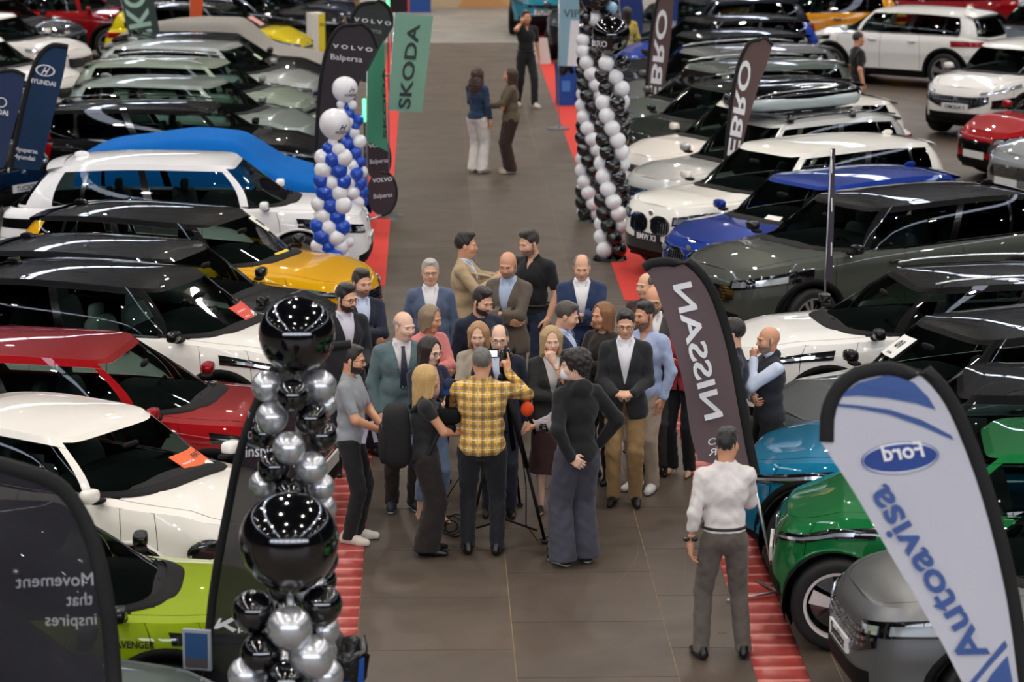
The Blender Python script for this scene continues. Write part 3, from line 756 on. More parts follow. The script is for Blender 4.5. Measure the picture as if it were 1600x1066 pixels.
C('white suv with gloss black roof and black door pillars, red price sheet in the windscreen', 532, 20.45, -23, L=4.4, W=1.85, col=WHT, roof='08080a', pillar='08080a', seats=1, **SUV)
sheet('price_sheet', 'red price sheet in the windscreen of the white suv with black roof', 'price sheet', sy(.22), sy(.70), .06, .46, red_p, [('Attitude Cars', .08, .70, .5, TXTW), ('OFERTA', .10, .42, .3, TXTW), ('AHORA', .30, .12, .3, TXTW), (None, .76, .34, .34, white_p)], sd=1)
C('charcoal low hatchback squeezed between the white suv and the yellow hatchback', 530, 22.06, -20, L=4.35, W=1.80, col='14161a', metal=.4, privacy=False, **{**HAT, 'H': 1.5})
C('golden yellow hatchback with black roof and black grille, round white sticker in the windscreen', 574, 23.66, -24, L=4.45, W=1.86, col='dba300', metal=.15, roof='08080a', grille='wide', lamp='slim', privacy=True, seats=0, **{**HAT, 'H': 1.50, 'nose': .84})
sheet('yellow_card', 'yellow offer card lying at the foot of the yellow hatchback windscreen', 'price sheet', sy(.02), sy(.42), .03, .25, yel_p, [('OFERTA', .1, .5, .5, white_p), ('OPEL', .45, .1, .4, white_p)], sd=1)
sheet('round_sticker', 'round white sticker with a figure 8 on the yellow hatchback windscreen', 'sticker', sy(.60), sy(.86), .62, .90, mat('sticker_paper', 'e9e6da', .5), [('8', .35, .3, .3, TXTD)], sd=1)
C('white electric hatchback with flat flanks and pixel tail lamps beside the blue covered car', 580, 27.22, -3, L=4.70, W=1.89, col='f0f0f2', wheel='aero', lamp='twin', grille='closed', rearlamp='pixel', cowl=1.42, rooff=.62, roofr=-1.62, tail=-2.12, privacy=False, plate=('IONIQ 5', True), belt=1.02, nose=.86, H=1.6, gc=.18, tailz=1.0, wr=.365, overf=.85, wb=3.0)
def car_cover(label, px, D, deg, L, W, H, m, hood=.95, seed=1, tail=1.0):
    N = NX(px, D); a = R(deg); loc = (N[0]-math.cos(a)*L/2, N[1]-math.sin(a)*L/2, 0); h = L/2
    zt = pchip([-h, -h+.12, -h*.62, -h*.1, h*.12, h*.45, h-.12, h], [.55, tail, H-.12, H, H-.02, hood+.05, hood-.2, .5])
    wt = pchip([-h, -h+.2, -h*.5, 0, h*.5, h-.2, h], [.62, .9, 1, 1, 1, .9, .6])
    rs = np.random.RandomState(seed); ph = rs.rand(6)*6; xs = np.concatenate([np.linspace(-h, -h+.3, 6), np.linspace(-h+.36, h-.36, 60), np.linspace(h-.3, h, 6)]); t = np.linspace(-1, 1, 45)
    V = []
    for x in xs:
        z1 = float(zt(x)); w = W/2*float(wt(x))
        for q in t:
            aq = abs(q); sg = 1 if q >= 0 else -1
            if aq < .42: u = aq/.42; y = .64*w*u; z = z1-.03*u**2
            elif aq < .62: u = (aq-.42)/.2; y = w*(.64+.30*u); z = z1-.03-(z1-min(z1-.06, .98))*u**1.1
            else: u = (aq-.62)/.38; y = w*(.94+.12*math.sin(u*2)); zz = z1-.03-(z1-min(z1-.06, .98)); z = zz*(1-u)+.12*u
            fold = (.010*math.sin(x*9+ph[0]+q*3)+.012*math.sin(x*17+ph[1]-q*6)+.008*math.sin(x*31+q*11+ph[2]))*max(0, aq-.35)*2.2
            sag = .02*math.sin(x*5+ph[3])*math.sin(q*7+ph[4])
            V.append((x, sg*(y+fold), max(z+sag*(1-aq)+fold*.3, .1)))
    o = mk('car_cover', V, gridF(len(xs), len(t)), m); o.location = loc; o.rotation_euler = (0, 0, a)
    return tag(o, label, 'car cover')
car_cover('bright blue cloth cover draped over a car behind the white electric hatchback', 574, 30.2, -4, 4.30, 1.95, 1.38, mat('cover_blue', '0862b4', .8, spec=.1, bump=.15, bscale=9, stretch=(.5, 1, 3)), .92, 3, .95)
C('black estate car with tall red tail lamps behind the blue covered car', 522, 32.3, -6, col='0a0a0c', metal=.2, rearlamp='tall', rails='black', **EST)
C('silver grey coupe-roofed suv with clear side windows, third car behind the blue cover', 500, 34.2, -15, L=4.3, col='86918c', metal=.6, privacy=False, **{**HAT, 'H': 1.5})
C('pale olive suv with roof rails, in line behind the silver grey one', 490, 36.1, -13, L=4.1, col='8d998a', metal=.3, rails='silver', **SUV)
C('light silver crossover with a round sticker on its windscreen, at the left row', 505, 38.2, -16, L=4.25, col='a3a8a6', metal=.6, privacy=False, **{**SUV, 'clad': False, 'H': 1.56})
sheet('round_sticker', 'round pale green sticker on the windscreen of the light silver crossover', 'sticker', sy(.38), sy(.56), .50, .68, mat('sticker_green', 'b9d3b0', .5), sd=1)
C('black saloon half hidden behind the light silver crossover', 520, 40.2, -8, L=4.5, col='0b0c0f', **{**HAT, 'H': 1.48})
car_cover('grey beige cloth cover over a car below the yellow car', 525, 42.4, -9, 4.6, 1.9, 1.5, mat('cover_grey', '8f8b86', .8, spec=.1), .95, 8)
C('yellow hatchback with black roof and price cards far up the left row', 484, 44.8, -14, L=4.3, col='d8c208', roof='0a0a0b', rails='silver', **HAT)
sheet('price_sheet', 'pink price sheet on the windscreen of the far yellow hatchback', 'price sheet', sy(.1), sy(.6), .2, .6, mat('sheet_pink', 'd89a94', .6), sd=1)
C('black suv behind the yellow hatchback at the top left', 540, 47.66, -10, col='0c0d10', **SUV)
C('dark blue estate at the top edge beside the tall dark flags', 575, 49.5, -10, col='15203a', metal=.3, **EST)
C('graphite suv at the top edge left, far behind the black one', 560, 52.0, -10, col='2a2f38', metal=.4, **SUV)
C('dark red suv seen broadside at the top left', 244, 47.92, -4, L=4.4, col='8d0a10', metal=.2, privacy=True, **{**SUV, 'H': 1.72})
# second column on the far left, noses pointing right
C('black suv with a chrome nose badge and white number plate at the left edge', 40, 30.6, -38, col='0b0c10', grille='wide', lamp='split', plate=('TUCSON', True), **SUV)
C('near black suv nose at the left edge behind the small blue flag', 76, 35.60, -24, col='101214', grille='mesh', lamp='split', **SUV)
C('white suv with dark grille, lower of the two white noses at the left edge', 116, 38.60, -24, col='e9e6e2', grille='wide', lamp='twin', **SUV)
C('pearl white suv with long lamps, upper of the two white noses at the left edge', 130, 42.4, -22, col='e2ddd8', grille='wide', lamp='split', **SUV)
C('midnight blue suv nose at the upper left corner', 124, 45.6, -20, col='12161f', metal=.3, grille='wide', **SUV)
C('grey car with a long bonnet in the upper left corner', 55, 50.41, -20, col='3a3f45', metal=.4, **HAT)
C('black car in the far top left corner', 40, 52.5, -10, col='0c0d0f', **SUV)
C('dark grey suv in the top left background behind the red one', 330, 55.0, -5, col='22262c', **SUV)
# --- right row, front to back, noses to the aisle
C('bright green car nose poking in at the bottom edge under the white flag', 1480, 12.0, 196, col='1f9a33', **HAT)
C('satin dark silver suv with a studded grille at the bottom right', 1312, 14.16, 185, L=4.41, W=1.8, col='6b6c6e' if False else mat('satin_silver_paint', '77787a', .33, .75), grille='mesh', lamp='twin', metal=.7, plate=('Symbioz', True), **{**SUV, 'H': 1.57, 'nose': .92})
sheet('sticker_strip', 'white windscreen strip printed with small icons on the satin silver suv', 'sticker', sy(-.5) if False else sy(.05), sy(.8), .84, .93, white_p, [('# # # # # #', .08, .2, .8, TXTD)], sd=1)
C('dark green small car with petal rims beside the white flag', 1206, 15.98, 172, L=4.0, W=1.78, col='0f6a34', metal=.25, wheel='petal', wr=.36, overf=.52, privacy=False, rooff=.34, **{k: v for k, v in {**SUV, 'clad': False, 'H': 1.56, 'nose': .90}.items() if k != 'wr'})
C('petrol blue suv with black roof between the brown flag and the white flag', 1156, 17.37, 170, L=4.55, W=1.87, col='0a6f94', metal=.3, roof='08080a', wheel='aero', wr=.385, overf=.66, **{k: v for k, v in {**SUV, 'H': 1.63}.items() if k != 'wr'})
C('grey car with black roof and a white number sheet in the windscreen', 1213, 18.44, 203, L=4.45, col='5c6163', metal=.5, roof='08080a', pillar='08080a', privacy=False, **{**HAT, 'H': 1.56, 'belt': 1.04, 'nose': .86})
sheet('price_sheet', 'white sheet with a black number 10 in the windscreen of the grey car', 'price sheet', sy(.35), sy(.70), .50, .80, white_p, [('10', .35, .45, .34, TXTD), ('AÑOS', .3, .12, .34, TXTD)], sd=-1)
C('white suv with black roof and silver roof rails behind the brown flag', 1126, 20.77, 188, L=4.6, W=1.84, col='f0efec', roof='0a0a0b', rails='silver', privacy=True, cowl=1.3, rooff=.42, wheel='turbine', **SUV)
C('olive grey large suv with dark roof beside the blue hatchback', 1100, 23.97, 210, L=4.85, W=1.89, col='4c504a', metal=.35, roof='0b0b0c', grille='wide', lamp='twin', cowl=1.35, rooff=.45, roofr=-2.0, tail=-2.3, **SUV)
C('royal blue hatchback with an upright chrome grille beside the white suv', 1070, 25.59, 213, L=4.35, W=1.8, col='14358c', metal=.45, grille='kidney', lamp='twin', **{**HAT, 'nose': .84})
sheet('price_sheet', 'white price card behind the windscreen of the royal blue hatchback', 'price sheet', sy(.20), sy(.52), .10, .32, white_p, [('iX1', .3, .4, .3, red_p)], sd=1)
C('white large suv with tall black twin grille and dark number plate beside the balloons', 1012, 27.14, 213, L=4.75, W=1.92, col='edeae2', grille='kidney', lamp='twin', plate=('BMW X3', False), cowl=1.3, rooff=.42, roofr=-1.95, tail=-2.25, **{**SUV, 'H': 1.60, 'nose': .95, 'clad': False})
C('silver white suv carrying the black roof box', 1004, 29.21, 211, L=4.6, col='bfc0bd', metal=.5, grille='mesh', lamp='slim', rails='black', **{**SUV, 'H': 1.64})
RB = car.root
C('white estate behind the car with the roof box', 992, 31.47, 209, col='e9e3da', grille='mesh', lamp='twin', **{**EST, 'H': 1.5})
C('black green estate, dark roof, behind the white estate on the right', 985, 33.36, 208, col='0c1712', rails='black', **{**EST, 'L': 4.05, 'H': 1.52})
C('grey green estate with a silver roof line, fourth behind the roof box', 978, 35.28, 207, col='5b645f', metal=.5, rails='silver', **{**EST, 'L': 4.05, 'H': 1.55})
C('mid grey estate on the right row between two darker ones', 972, 37.21, 206, col='6d6f70', metal=.5, rails='silver', **{**EST, 'L': 4.05, 'H': 1.55})
C('black suv with a blue bonnet reflection beside the far black balloon', 968, 39.36, 205, L=3.9, col='10131c', **SUV)
C('cobalt blue car nose behind the tall balloon column', 972, 41.72, 203, L=4.1, col='123a9c', roof='0b0c0f', **SUV)
C('dark navy suv far up the right row below the blue flags', 962, 45.00, 200, col='101622', rails='silver', **SUV)
C('orange suv with black roof seen from its rear flank', 1098, 47.71, 178, L=4.5, col='d08a10', roof='0a0a0b', rails='silver', **SUV)
C('black suv at the top edge right of the blue flags', 1010, 49.4, 190, col='0d0e12', **SUV)
C('wine red car at the top edge between the orange suv and the white one', 1301, 50.01, 178, L=4.3, col='8a0f18', rails='silver', **SUV)
C('dark car at the top edge above the red one', 1200, 53.94, 180, col='2b2f33', **SUV)
# second column on the right
C('white suv seen from behind with red tail lamps, a man in black walking past it', 1270, 45.09, 144, L=4.2, W=1.78, col='e6e4e0', clad=True, wheel='turbine', wr=.37, rearlamp='tall' if False else 'slim', **{k: v for k, v in SUV.items() if k not in ('wr', 'clad')})
C('white crossover facing the camera with a studded grille at the right edge', 1492, 37.4, 228, L=4.4, W=1.83, col='e2dfdb', grille='mesh', lamp='split', plate=('OMODA 5', True), **SUV)
C('red sporty hatchback nose at the right edge', 1522, 33.6, 205, col='9b0a12', grille='wide', lamp='twin', **HAT)
C('silver grey suv nose at the right edge below the red hatchback', 1572, 31.0, 205, col='85888b', metal=.5, grille='wide', lamp='split', **SUV)
C('slate blue suv behind the white crossover at the top right', 1542, 43.82, 222, col='3b4852', metal=.4, lamp='split', **SUV)
C('white suv roof at the top right behind the slate blue one', 1403, 52.56, 168, col='e4e2de', **SUV)
C('silver car at the right edge behind the white crossover', 1614, 40.65, 215, col='8f9396', metal=.5, **HAT)
# far end of the aisle
C('teal blue van nose facing down the aisle at the top', 852, 51.2, -95, L=4.3, W=1.8, col='2b7f97', plate=('FORD', True), **SUV)
C('dark grey car facing down the aisle beside the tall pale banner', 905, 46.80, -103, L=4.2, W=1.75, col='23262c', metal=.4, **SUV)
# roof box
rb = thing('roof_box', 'long black roof box with a pale side panel on bars over the silver white suv', 'roof box', RB.location+Vector((0, 0, 1.66)), RB.rotation_euler.z)
MB().ball((-.35, -.12, .20), (1.10, .42, .19), 28, 10, .62).build('box_lid', BLK, rb, True)
MB().ball((-.35, -.12, .16), (1.04, .435, .10), 28, 6, .4).build('side_panel', mat('pale_panel', 'a9b6b8', .3, coat=1), rb, True)
for x in (.25, -.85):
    b = MB().box(x-.03, x+.03, -.66, .66, -.005, .03); b.build('cross_bar', ALU, rb)
    for sd in (-1, 1): MB().ball((x, sd*.62, -.01), (.06, .03, .06), 8, 6, .6).build('bar_foot', BLK, rb, True)
# ------------------------------------------------------------------ people: implicit bodies turned into one smooth skin each
def V3(*a): return np.array(a, float)
def field(prims, lo, hi, h, k=.03):
    """prims: ('c', a, b, ra, rb[, flat]) round cone, ('e', c, r[, R]) ellipsoid; leading '-' subtracts"""
    ax = [np.arange(lo[i], hi[i]+h, h, dtype=np.float32) for i in range(3)]
    D = np.full([len(a) for a in ax], .5, np.float32)
    for p in prims:
        t = p[0]; sub = t[0] == '-'; t = t[-1]; kk = k
        if t == 'c':
            a, b, ra, rb = np.asarray(p[1], float), np.asarray(p[2], float), p[3], p[4]; m = max(ra, rb)
            mn = np.minimum(a, b)-m; mx = np.maximum(a, b)+m
            if len(p) > 5: kk = p[5]
        elif t == 'e':
            c, r = np.asarray(p[1], float), np.asarray(p[2], float); R_ = p[3] if len(p) > 3 and p[3] is not None else None; m = r.max()
            mn, mx = (c-r, c+r) if R_ is None else (c-m, c+m)
            if len(p) > 4: kk = p[4]
        elif t == 'f':   # arbitrary function over full grid
            mn, mx = np.array(lo, float), np.array(hi, float); kk = p[2]
        mg = kk+2*h
        sl = []
        for i in range(3):
            s0 = max(int(np.searchsorted(ax[i], mn[i]-mg)), 0); s1 = min(int(np.searchsorted(ax[i], mx[i]+mg))+1, len(ax[i])); sl.append(slice(s0, s1))
        if any(s.start >= s.stop for s in sl): continue
        X = ax[0][sl[0]][:, None, None]; Y = ax[1][sl[1]][None, :, None]; Z = ax[2][sl[2]][None, None, :]
        if t == 'c':
            d = b-a; L2 = float(d@d)+1e-9; u = ((X-a[0])*d[0]+(Y-a[1])*d[1]+(Z-a[2])*d[2])/L2; u = np.clip(u, 0, 1)
            s = np.sqrt((X-a[0]-u*d[0])**2+(Y-a[1]-u*d[1])**2+(Z-a[2]-u*d[2])**2)-(ra+(rb-ra)*u)
        elif t == 'e':
            x, y, z = X-c[0], Y-c[1], Z-c[2]
            if R_ is not None: x, y, z = (R_[0, 0]*x+R_[1, 0]*y+R_[2, 0]*z), (R_[0, 1]*x+R_[1, 1]*y+R_[2, 1]*z), (R_[0, 2]*x+R_[1, 2]*y+R_[2, 2]*z)
            k0 = np.sqrt((x/r[0])**2+(y/r[1])**2+(z/r[2])**2); k1 = np.sqrt((x/r[0]**2)**2+(y/r[1]**2)**2+(z/r[2]**2)**2)+1e-9
            s = k0*(k0-1)/k1
        else: s = p[1](X, Y, Z)
        cur = D[tuple(sl)]
        if sub:
            s = -s; hh = np.clip(.5-.5*(s-cur)/kk*-1, 0, 1) if False else None
            q = np.maximum(kk-np.abs(cur-s), 0)/kk; D[tuple(sl)] = np.maximum(cur, s)+q*q*kk*.25
        else:
            q = np.maximum(kk-np.abs(cur-s), 0)/kk; D[tuple(sl)] = np.minimum(cur, s)-q*q*kk*.25
    return D, ax
CRN = np.array([(i, j, k) for i in (0, 1) for j in (0, 1) for k in (0, 1)])
EDG = [(0, 1), (2, 3), (4, 5), (6, 7), (0, 2), (1, 3), (4, 6), (5, 7), (0, 4), (1, 5), (2, 6), (3, 7)]
def nets(D, ax):
    # pad outside
    D = D.copy(); D[0] = np.maximum(D[0], .01); D[-1] = np.maximum(D[-1], .01); D[:, 0] = np.maximum(D[:, 0], .01); D[:, -1] = np.maximum(D[:, -1], .01); D[:, :, 0] = np.maximum(D[:, :, 0], .01); D[:, :, -1] = np.maximum(D[:, :, -1], .01)
    I = D < 0; nx, ny, nz = D.shape
    c = np.zeros((nx-1, ny-1, nz-1), np.uint8)
    for (i, j, k) in CRN: c += I[i:nx-1+i, j:ny-1+j, k:nz-1+k]
    A = np.argwhere((c > 0) & (c < 8)); n = len(A)
    if n == 0: return np.zeros((0, 3)), np.zeros((0, 4), int)
    vals = np.stack([D[A[:, 0]+o[0], A[:, 1]+o[1], A[:, 2]+o[2]] for o in CRN], 1)
    P = np.zeros((n, 3)); W = np.zeros(n)
    for a, b in EDG:
        da, db = vals[:, a], vals[:, b]; m = (da < 0) != (db < 0); t = np.where(m, da/np.where(m, da-db, 1), 0)
        pos = CRN[a]+(CRN[b]-CRN[a])*t[:, None]; P[m] += pos[m]; W += m
    P = P/W[:, None]+A
    h = ax[0][1]-ax[0][0]; V = P*h+np.array([ax[0][0], ax[1][0], ax[2][0]])
    idx = np.full((nx-1, ny-1, nz-1), -1, np.int32); idx[A[:, 0], A[:, 1], A[:, 2]] = np.arange(n)
    Q = []
    for d in range(3):
        sl0 = [slice(1, -1)]*3; sl1 = [slice(1, -1)]*3; sl0[d] = slice(0, -1); sl1[d] = slice(1, None)
        E0, E1 = I[tuple(sl0)], I[tuple(sl1)]; e = np.argwhere(E0 != E1); base = e.copy()
        for q in range(3):
            if q != d: base[:, q] += 1
        u, v = [(1, 2), (2, 0), (0, 1)][d]
        def g(du, dv):
            c_ = base.copy(); c_[:, u] -= du; c_[:, v] -= dv; return idx[c_[:, 0], c_[:, 1], c_[:, 2]]
        q4 = np.stack([g(1, 1), g(0, 1), g(0, 0), g(1, 0)], 1); fl = ~E0[e[:, 0], e[:, 1], e[:, 2]]; q4[fl] = q4[fl][:, ::-1]; Q.append(q4)
    F = np.concatenate(Q); F = F[(F >= 0).all(1)]
    return V, F
def vn(V, F):
    n = np.zeros_like(V); a = np.cross(V[F[:, 2]]-V[F[:, 0]], V[F[:, 3]]-V[F[:, 1]])
    for c in range(4): np.add.at(n, F[:, c], a)
    return n/np.maximum(np.linalg.norm(n, axis=1, keepdims=True), 1e-12)
def wrinkle(V, F, amp, seed, f=1.0):
    n = vn(V, F); x, y, z = V.T; s = seed*1.7
    w = np.sin(z*38*f+3*np.sin(y*17+s)+2.2*np.sin(x*21+s*2))*.6+np.sin(z*71*f+4*np.sin(y*23*f+s*3)+x*30)*.4+np.sin((x+y)*45*f+z*20+s)*.35
    return V+n*(w*amp)[:, None]
# ---- heads (cached)
SKIN = {}
def skin(t):
    return mat('skin_'+t, {'a': 'e2ae90', 'b': 'd69d7c', 'c': 'eabfa6', 'd': 'b97f5e'}[t], .48, sss=.12, bump=.08, bscale=90)
LIP = mat('lips', 'b3705f', .45); EYEW = mat('eye_white', 'd8d4d0', .2); IRIS = mat('iris', '2a1a10', .15)
_heads = {}
def head_mesh(kind):
    """kind: m / w / y ; returns V, F, face region ids (0 skin, 1 lips, 2 beard zone)"""
    if kind in _heads: return _heads[kind]
    j = {'m': 1.0, 'w': .86, 'y': .93, 'f': 1.12}[kind]
    p = [('e', (-.014, 0, .030), (.098, .078, .092)), ('e', (.016, 0, -.030), (.078*1, .064*j**.5, .092)), ('e', (.052, 0, -.096), (.030, .034*j, .024), None, .03)]
    for s in (-1, 1):
        p += [('c', (-.008, s*.050*j**.5, -.055), (.048, s*.020, -.100), .021, .016), ('e', (.058, s*.040, -.030), (.030, .026*j**.3, .030), None, .025),
              ('c', (.080, s*.044, .018), (.090, s*.008, .020), .009*j, .009*j, .014)]
    p += [('-e', (.107, .032, .000), (.020, .019, .014), None, .014), ('-e', (.107, -.032, .000), (.020, .019, .014), None, .014)]
    p += [('c', (.088, 0, .010), (.110, 0, -.030), .007, .0105, .012), ('e', (.103, .010, -.036), (.010, .008, .007), None, .008), ('e', (.103, -.010, -.036), (.010, .008, .007), None, .008)]
    for s in (-1, 1):
        p += [('c', (.084, s*.021, -.0635), (.093, 0, -.0595), .0045, .0062, .006), ('c', (.083, s*.018, -.0700), (.091, 0, -.0715), .0050, .0072, .006),
              ('e', (-.006, s*.079, -.008), (.020, .008, .031), None, .008)]
    p += [('-c', (.096, .02, -.0665), (.096, -.02, -.0665), .0022, .0022, .003), ('c', (-.020, 0, -.05), (-.040, 0, -.20), .056*j**.5, .058*j**.5, .03)]
    D, ax = field(p, (-.13, -.11, -.21), (.13, .11, .135), .0058, .022)
    V, F = nets(D, ax); c = V[F].mean(1)
    reg = np.zeros(len(F), int)
    reg[(c[:, 2] < -.050-.10*np.abs(c[:, 0]-.045)*(c[:, 0] > .045)+.25*(.03-c[:, 0]).clip(0)) & (c[:, 2] > -.128+.35*(.07-c[:, 0]).clip(0)) & (c[:, 0] > .002) & (np.abs(c[:, 1]) < .075)] = 2
    reg[(np.abs(c[:, 2]+.0665) < .0085) & (c[:, 0] > .085) & (np.abs(c[:, 1]) < .020)] = 1
    # sideburns
    reg[(np.abs(c[:, 1]) > .055) & (c[:, 0] > .004) & (c[:, 0] < .020) & (c[:, 2] < .03) & (c[:, 2] > -.06)] = 2
    reg[(np.abs(c[:, 2]+.050) < .008) & (c[:, 0] > .085) & (np.abs(c[:, 1]) < .022)] = 2
    # eyes, brows
    m = MB(); rr = []
    for s in (-1, 1):
        n0 = len(m.F); m.ball((.0785, s*.032, .001), (.0122, .0145, .0088), 12, 8); rr += [3]*(len(m.F)-n0)
        n0 = len(m.F); m.ball((.0885, s*.032, .0005), (.0035, .0058, .0056), 10, 6); rr += [4]*(len(m.F)-n0)
        n0 = len(m.F); m.tube([(.083, s*.050, .014), (.092, s*.035, .0205), (.094, s*.016, .0185)], [.0022, .004, .003], 5); rr += [5]*(len(m.F)-n0)
        n0 = len(m.F); m.tube([(.084, s*.046, .004), (.0905, s*.033, .0115), (.089, s*.019, .006)], [.002, .003, .002], 5); rr += [0]*(len(m.F)-n0)
    Vm = np.concatenate(m.V); Fm = [tuple(a+len(V) for a in f) for f in m.F]
    _heads[kind] = (np.concatenate([V, Vm]), [tuple(f) for f in F]+Fm, np.concatenate([reg, rr]))
    return _heads[kind]
_hair = {}
def hair_mesh(style):
    if style in _hair: return _hair[style]
    lo, hi, h = (-.16, -.15, -.14), (.14, .15, .18), .007
    cap = ('e', (-.022, 0, .040), (.103, .0855, .098))
    face = ('-e', (.100, 0, -.040), (.088, .12, .118), None, .01); low = ('-f', lambda X, Y, Z: (Z+.055+X*.25)+0*Y, .012)
    earc = [('-e', (.0, s*.085, -.022), (.030, .03, .036), None, .008) for s in (-1, 1)]
    if style == 'short': p = [cap, ('e', (.03, 0, .105), (.055, .05, .022)), face, low]+earc
    elif style == 'crop': p = [('e', (-.018, 0, .034), (.100, .0815, .094)), face, low]+earc
    elif style == 'quiff': p = [cap, ('e', (.045, .0, .112), (.05, .052, .03)), ('e', (-.01, 0, .118), (.07, .055, .025)), face, low]+earc
    elif style == 'fade': p = [('e', (-.016, 0, .034), (.100, .0795, .093)), ('e', (.0, 0, .105), (.085, .062, .035)), face, low]+earc
    elif style == 'receding': p = [('e', (-.020, 0, .034), (.099, .0825, .088)), ('-e', (.07, 0, .105), (.085, .055, .075), None, .015), face, low]+earc
    elif style == 'ring': p = [('e', (-.018, 0, .020), (.0985, .0815, .078)), ('-e', (.02, 0, .12), (.115, .078, .085), None, .01), face, low]+earc
    elif style == 'mop':
        p = [('e', (-.022, 0, .048), (.118, .104, .108)), ('e', (.05, .02, .10), (.06, .06, .045)), ('e', (-.07, 0, -.02), (.05, .085, .07)), ('-e', (.115, 0, -.045), (.088, .12, .115), None, .01), ('-f', lambda X, Y, Z: (Z+.085)+0*X*Y, .012)]
    else:
        L = {'bob': -.15, 'long': -.26, 'longer': -.34, 'curly': -.36}[style]; lo = (-.17, -.17, L-.06)
        p = [('e', (-.020, 0, .038), (.108, .090, .101)), ('c', (-.05, 0, 0), (-.075, 0, L), .085, .055, .05)]
        for s in (-1, 1): p += [('c', (-.01, s*.068, .04), (-.015, s*.085, L*.75), .034, .022, .03), ('c', (.035, s*.065, .05), (.03, s*.078, L*.45), .020, .018, .02)]
        if style == 'curly': p += [('e', (-.09, .0, L*.45), (.085, .125, .16)), ('e', (-.08, 0, L*.85), (.07, .11, .09))]
        p += [('-e', (.108, 0, -.030), (.092, .064, .150), None, .012), ('-c', (.0, 0, -.10), (.02, 0, -.22), .05, .07, .02)]
    D, ax = field(p, lo, hi, h if h else .007, .03); V, F = nets(D, ax)
    ang = np.arctan2(V[:, 1], V[:, 0]+.02); n = vn(V, F)
    if style in ('curly', 'mop'):
        w = np.sin(V[:, 2]*95+np.sin(ang*9)*2.5)*np.sin(ang*17+V[:, 2]*30)*.008+np.sin(V[:, 0]*120)*np.sin(V[:, 1]*110)*.003
    elif style in ('short', 'crop', 'fade', 'ring', 'receding', 'quiff'): w = np.sin(V[:, 0]*150+V[:, 2]*60+np.sin(V[:, 1]*90)*1.5)*.0012+np.sin(V[:, 1]*160+V[:, 0]*40)*.0009
    else: w = np.sin(ang*34+V[:, 2]*22+np.sin(V[:, 2]*30)*2)*.0022+np.sin(ang*15-V[:, 2]*14)*.003
    V = V+n*w[:, None]; _hair[style] = (V, F); return _hair[style]
def hair_mat(c): return mat('hair_'+c, c, .45, bump=.35, bscale=60, stretch=(3, 3, 1), var=.14, vscale=60, sheen=.2)
# ---- hands (cached): wrist at origin, fingers to +x, thumb at +y, back of hand +z
_hands = {}
def hand_mesh(pose):
    if pose in _hands: return _hands[pose]
    cu = {'relax': (22, 32, 20), 'grip': (55, 75, 45), 'fist': (80, 95, 60), 'flat': (6, 8, 5), 'point': (70, 85, 50), 'clasp': (35, 60, 30)}[pose]
    p = []; ky = (-.031, -.010, .011, .031); ln = (.058, .074, .080, .072)
    for i in range(4):
        k0 = V3(.082-.006*abs(i-1.8), ky[i], 0); p.append(('c', (.0, ky[i]*.55, 0), k0, .0165, .0125, .02))
        a = 0; q = k0; fr = (.45, .30, .25); spread = ky[i]*.9
        for s_ in range(3):
            cc = cu[s_]*(1+.06*(i-2))
            if pose == 'point' and i == 3: cc = 6
            a += math.radians(cc); L = ln[i]*fr[s_]*1.25; q2 = q+V3(math.cos(a)*L, spread*L, -math.sin(a)*L); r = .0098-.0010*s_
            p.append(('c', q, q2, r, r-.0008, .004)); q = q2
    tb = V3(.018, .026, -.006)
    op = 1.0 if pose in ('relax', 'flat') else .45
    t1 = tb+V3(.034, .026*op+.006, -.012); t2 = t1+V3(.028, .008*op-.004, -.010); t3 = t2+V3(.022, -.004, -.006)
    p += [('c', tb, t1, .0155, .0125, .014), ('c', t1, t2, .011, .0100, .004), ('c', t2, t3, .0100, .0085, .004), ('c', (-.07, 0, 0), (.01, 0, 0), .026, .0235, .02)]
    D, ax = field(p, (-.09, -.075, -.11), (.20, .09, .04), .0056, .01); V, F = nets(D, ax); V = V*np.array([1, 1, 1.0])
    _hands[pose] = (V, [tuple(f) for f in F]); return _hands[pose]
def ik(S, T, l1, l2, hint):
    d = T-S; L = np.linalg.norm(d)
    if L > (l1+l2)*.985: T = S+d/L*(l1+l2)*.985; d = T-S; L = np.linalg.norm(d)
    L = max(L, abs(l1-l2)+.02); u = d/np.linalg.norm(d); a = (l1*l1-l2*l2+L*L)/(2*L); hgt = math.sqrt(max(l1*l1-a*a, 0))
    n = hint-u*(hint@u); n /= max(np.linalg.norm(n), 1e-6); return S+u*a+n*hgt, T
